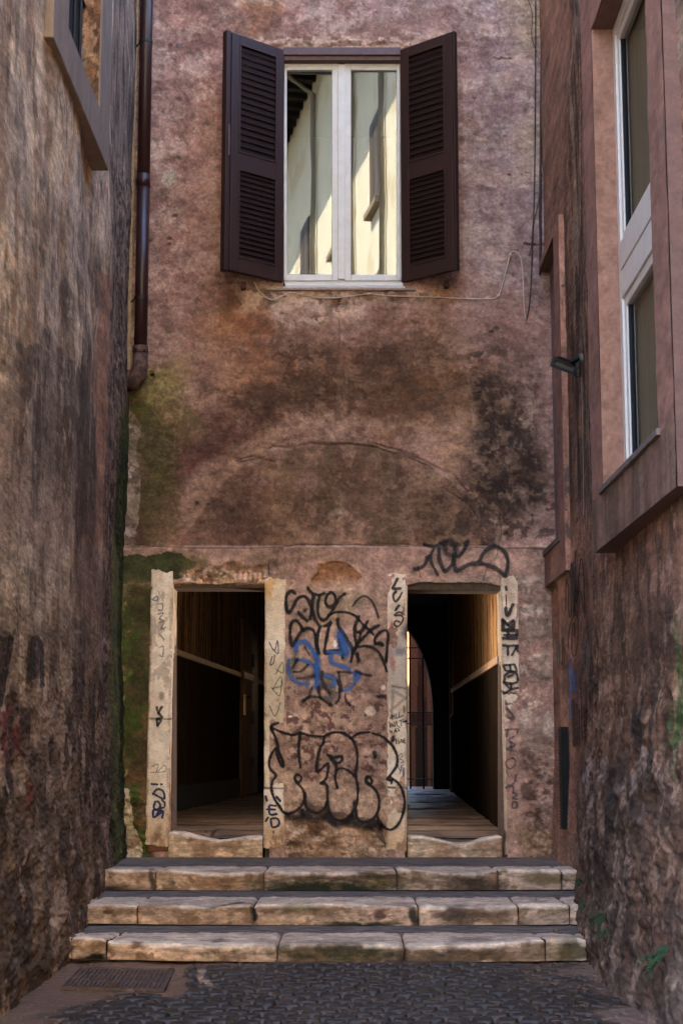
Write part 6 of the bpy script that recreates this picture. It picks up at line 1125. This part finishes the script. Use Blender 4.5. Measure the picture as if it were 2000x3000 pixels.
for i, (px, py) in enumerate(spots):
    z = zf if py < 2500 else L3 if py < 2545 else L2 if py < 2650 else L1 if py < 2750 else 0.012
    q = PZ(px, py, z+0.004)
    if base is None: o = leafmesh().build('fallen_leaf', DRY); base = o
    else: o = base.copy(); link(o)
    o.location = tuple(q); s = r.uniform(0.5, 1.15); o.scale = (s, s, s); o.rotation_euler = (r.uniform(-.3, .3), r.uniform(-.3, .3), r.uniform(0, 6.3))
    k = ('dry curled leaf lying on the dark floor inside the left doorway', 'leaves inside the left doorway') if py < 2500 else ('small dry brown leaf on the top landing in front of the doorways', 'leaves on the landing') if py < 2545 else ('small dry leaf at the right end of the middle tread', 'leaves on the middle tread') if py < 2650 else ('small dry leaf at the right end of the lowest tread', 'leaves on the lowest tread') if py < 2750 else ('dry brown leaf on the mortar at the foot of the right wall', 'leaves by the right wall') if px > 1560 else ('dry brown leaf lying against the foot of the lowest step', 'leaves below the lowest step') if py < 2845 else ('small brown leaf lying on the dark cobbles', 'leaves on the cobbles')
    tag(o, k[0], 'leaf', k[1])
# ================================================================== HOUSE BEHIND THE CAMERA, seen only as a reflection in the panes
YG = WY+0.030
def mirror_hit(px, py, x0, sl, y0):            # reflect the view ray at the pane and meet the wall x = x0 - sl*(Y' - y0)
    rr = ray(px, py); t = (x0+sl*y0)/(rr[0]+sl*rr[1]); p = rr*t; return float(p[0]), float(p[1]), float(p[2]+H)
SLP = 0.173; YV0 = 2*YG; X0 = 1.60
yh = thing('yellow_house', 'cream yellow sunlit house with shuttered windows, mirrored in the upper window panes', 'house', (2, -8, 0))
dW = Vector((-SLP, -1.0, 0)).normalized(); nW = Vector((-1.0, SLP, 0)).normalized()
def wp(s, z, o=0.0):                            # s metres along the wall from Y' = YV0 (real Y = 0)
    q = Vector((X0, 0, 0))+dW*s+nW*o; return (q.x, q.y, z)
def sz(px, py):
    x, y, z = mirror_hit(px, py, X0, SLP, YV0); return (y-YV0)*math.hypot(1, SLP), z
CREAM = mat_plain('cream_wall_paint', (238, 226, 192), 0.9, 0.06, 1.5, 0.1, dirt=(216, 196, 156), dthr=0.56, dsc=0.8)
zE = sz(1060, 20)[1]
def wbox(m, s0, s1, z0, z1, o0, o1): m.hexa([wp(s0, z0, o0), wp(s1, z0, o0), wp(s1, z1, o0), wp(s0, z1, o0)], [wp(s0, z0, o1), wp(s1, z0, o1), wp(s1, z1, o1), wp(s0, z1, o1)])
m = MB(); wbox(m, 1.6, 34, -0.1, zE, -6, 0); m.build('wall', CREAM, yh)
m = MB(); wbox(m, 1.4, 34, zE, zE+0.25, -6, 2.2); m.build('roof', mat_plain('eave_wood', (52, 46, 34), 0.9, 0.2), yh)
m = MB()
for k in range(60): wbox(m, 1.6+k*0.5, 1.72+k*0.5, zE-0.14, zE+0.001, 0, 2.1)
m.build('rafters', mat_plain('dark_rafter', (36, 34, 26), 0.9, 0.2), yh)
WDK = mat_plain('window_dark', (60, 54, 50), 0.6); STV = mat_plain('sill_travertine', (150, 132, 104), 0.8)
SHG = mat_plain('grey_shutter', (128, 110, 92), 0.7, 0.1)
wins = [(1078, 378, 1112, 555), (1030, 590, 1060, 770)]
for k in (0, 1, 2, 3):
    s0, z1 = sz(1112, 400); s1, z0 = sz(1076, 560); sh = k*3.9-3.9
    for lvl in (0, -3.6):
        a0, a1 = s0+sh, s1+sh
        if a0 < 1.8: continue
        zc0, zc1 = (z0+z1)/2-0.95+lvl, (z0+z1)/2+0.95+lvl
        m = MB(); wbox(m, a0-0.06, a0+1.1, zc0-0.06, zc1+0.06, -0.02, 0.03); wn = m.build('window', WDK, yh)
        for b0 in (a0, a0+0.56):
            m = MB(); wbox(m, b0, b0+0.5, zc0, zc1, 0.02, 0.04)
            for q in range(18): zz = zc0+0.08+q*(zc1-zc0-0.16)/18; wbox(m, b0+0.05, b0+0.45, zz, zz+0.05, 0.041, 0.05)
            m.build('shutter', SHG, wn); m = MB(); wbox(m, b0+0.04, b0+0.46, zc0+0.05, zc1-0.05, 0.0405, 0.0425); m.build('shutter_gap', WDK, wn)
        m = MB(); wbox(m, a0-0.12, a0+1.16, zc0-0.2, zc0-0.07, 0.0, 0.15); m.build('sill', STV, wn)
m = MB(); ps = sz(1128, 500)[0]; m.tube([wp(ps, -0.1, 0.09), wp(ps, zE-0.6, 0.09), wp(ps, zE-0.1, 0.8)], 0.06, 10); m.build('drainpipe', mat_plain('grey_pipe', (150, 140, 122), 0.6), yh, smooth=True)
m = MB(); ps2 = sz(1040, 500)[0]; m.tube([wp(ps2, -0.1, 0.09), wp(ps2, zE-0.6, 0.09), wp(ps2, zE-0.1, 0.8)], 0.06, 10); m.build('drainpipe', bpy.data.materials['grey_pipe'], yh, smooth=True)
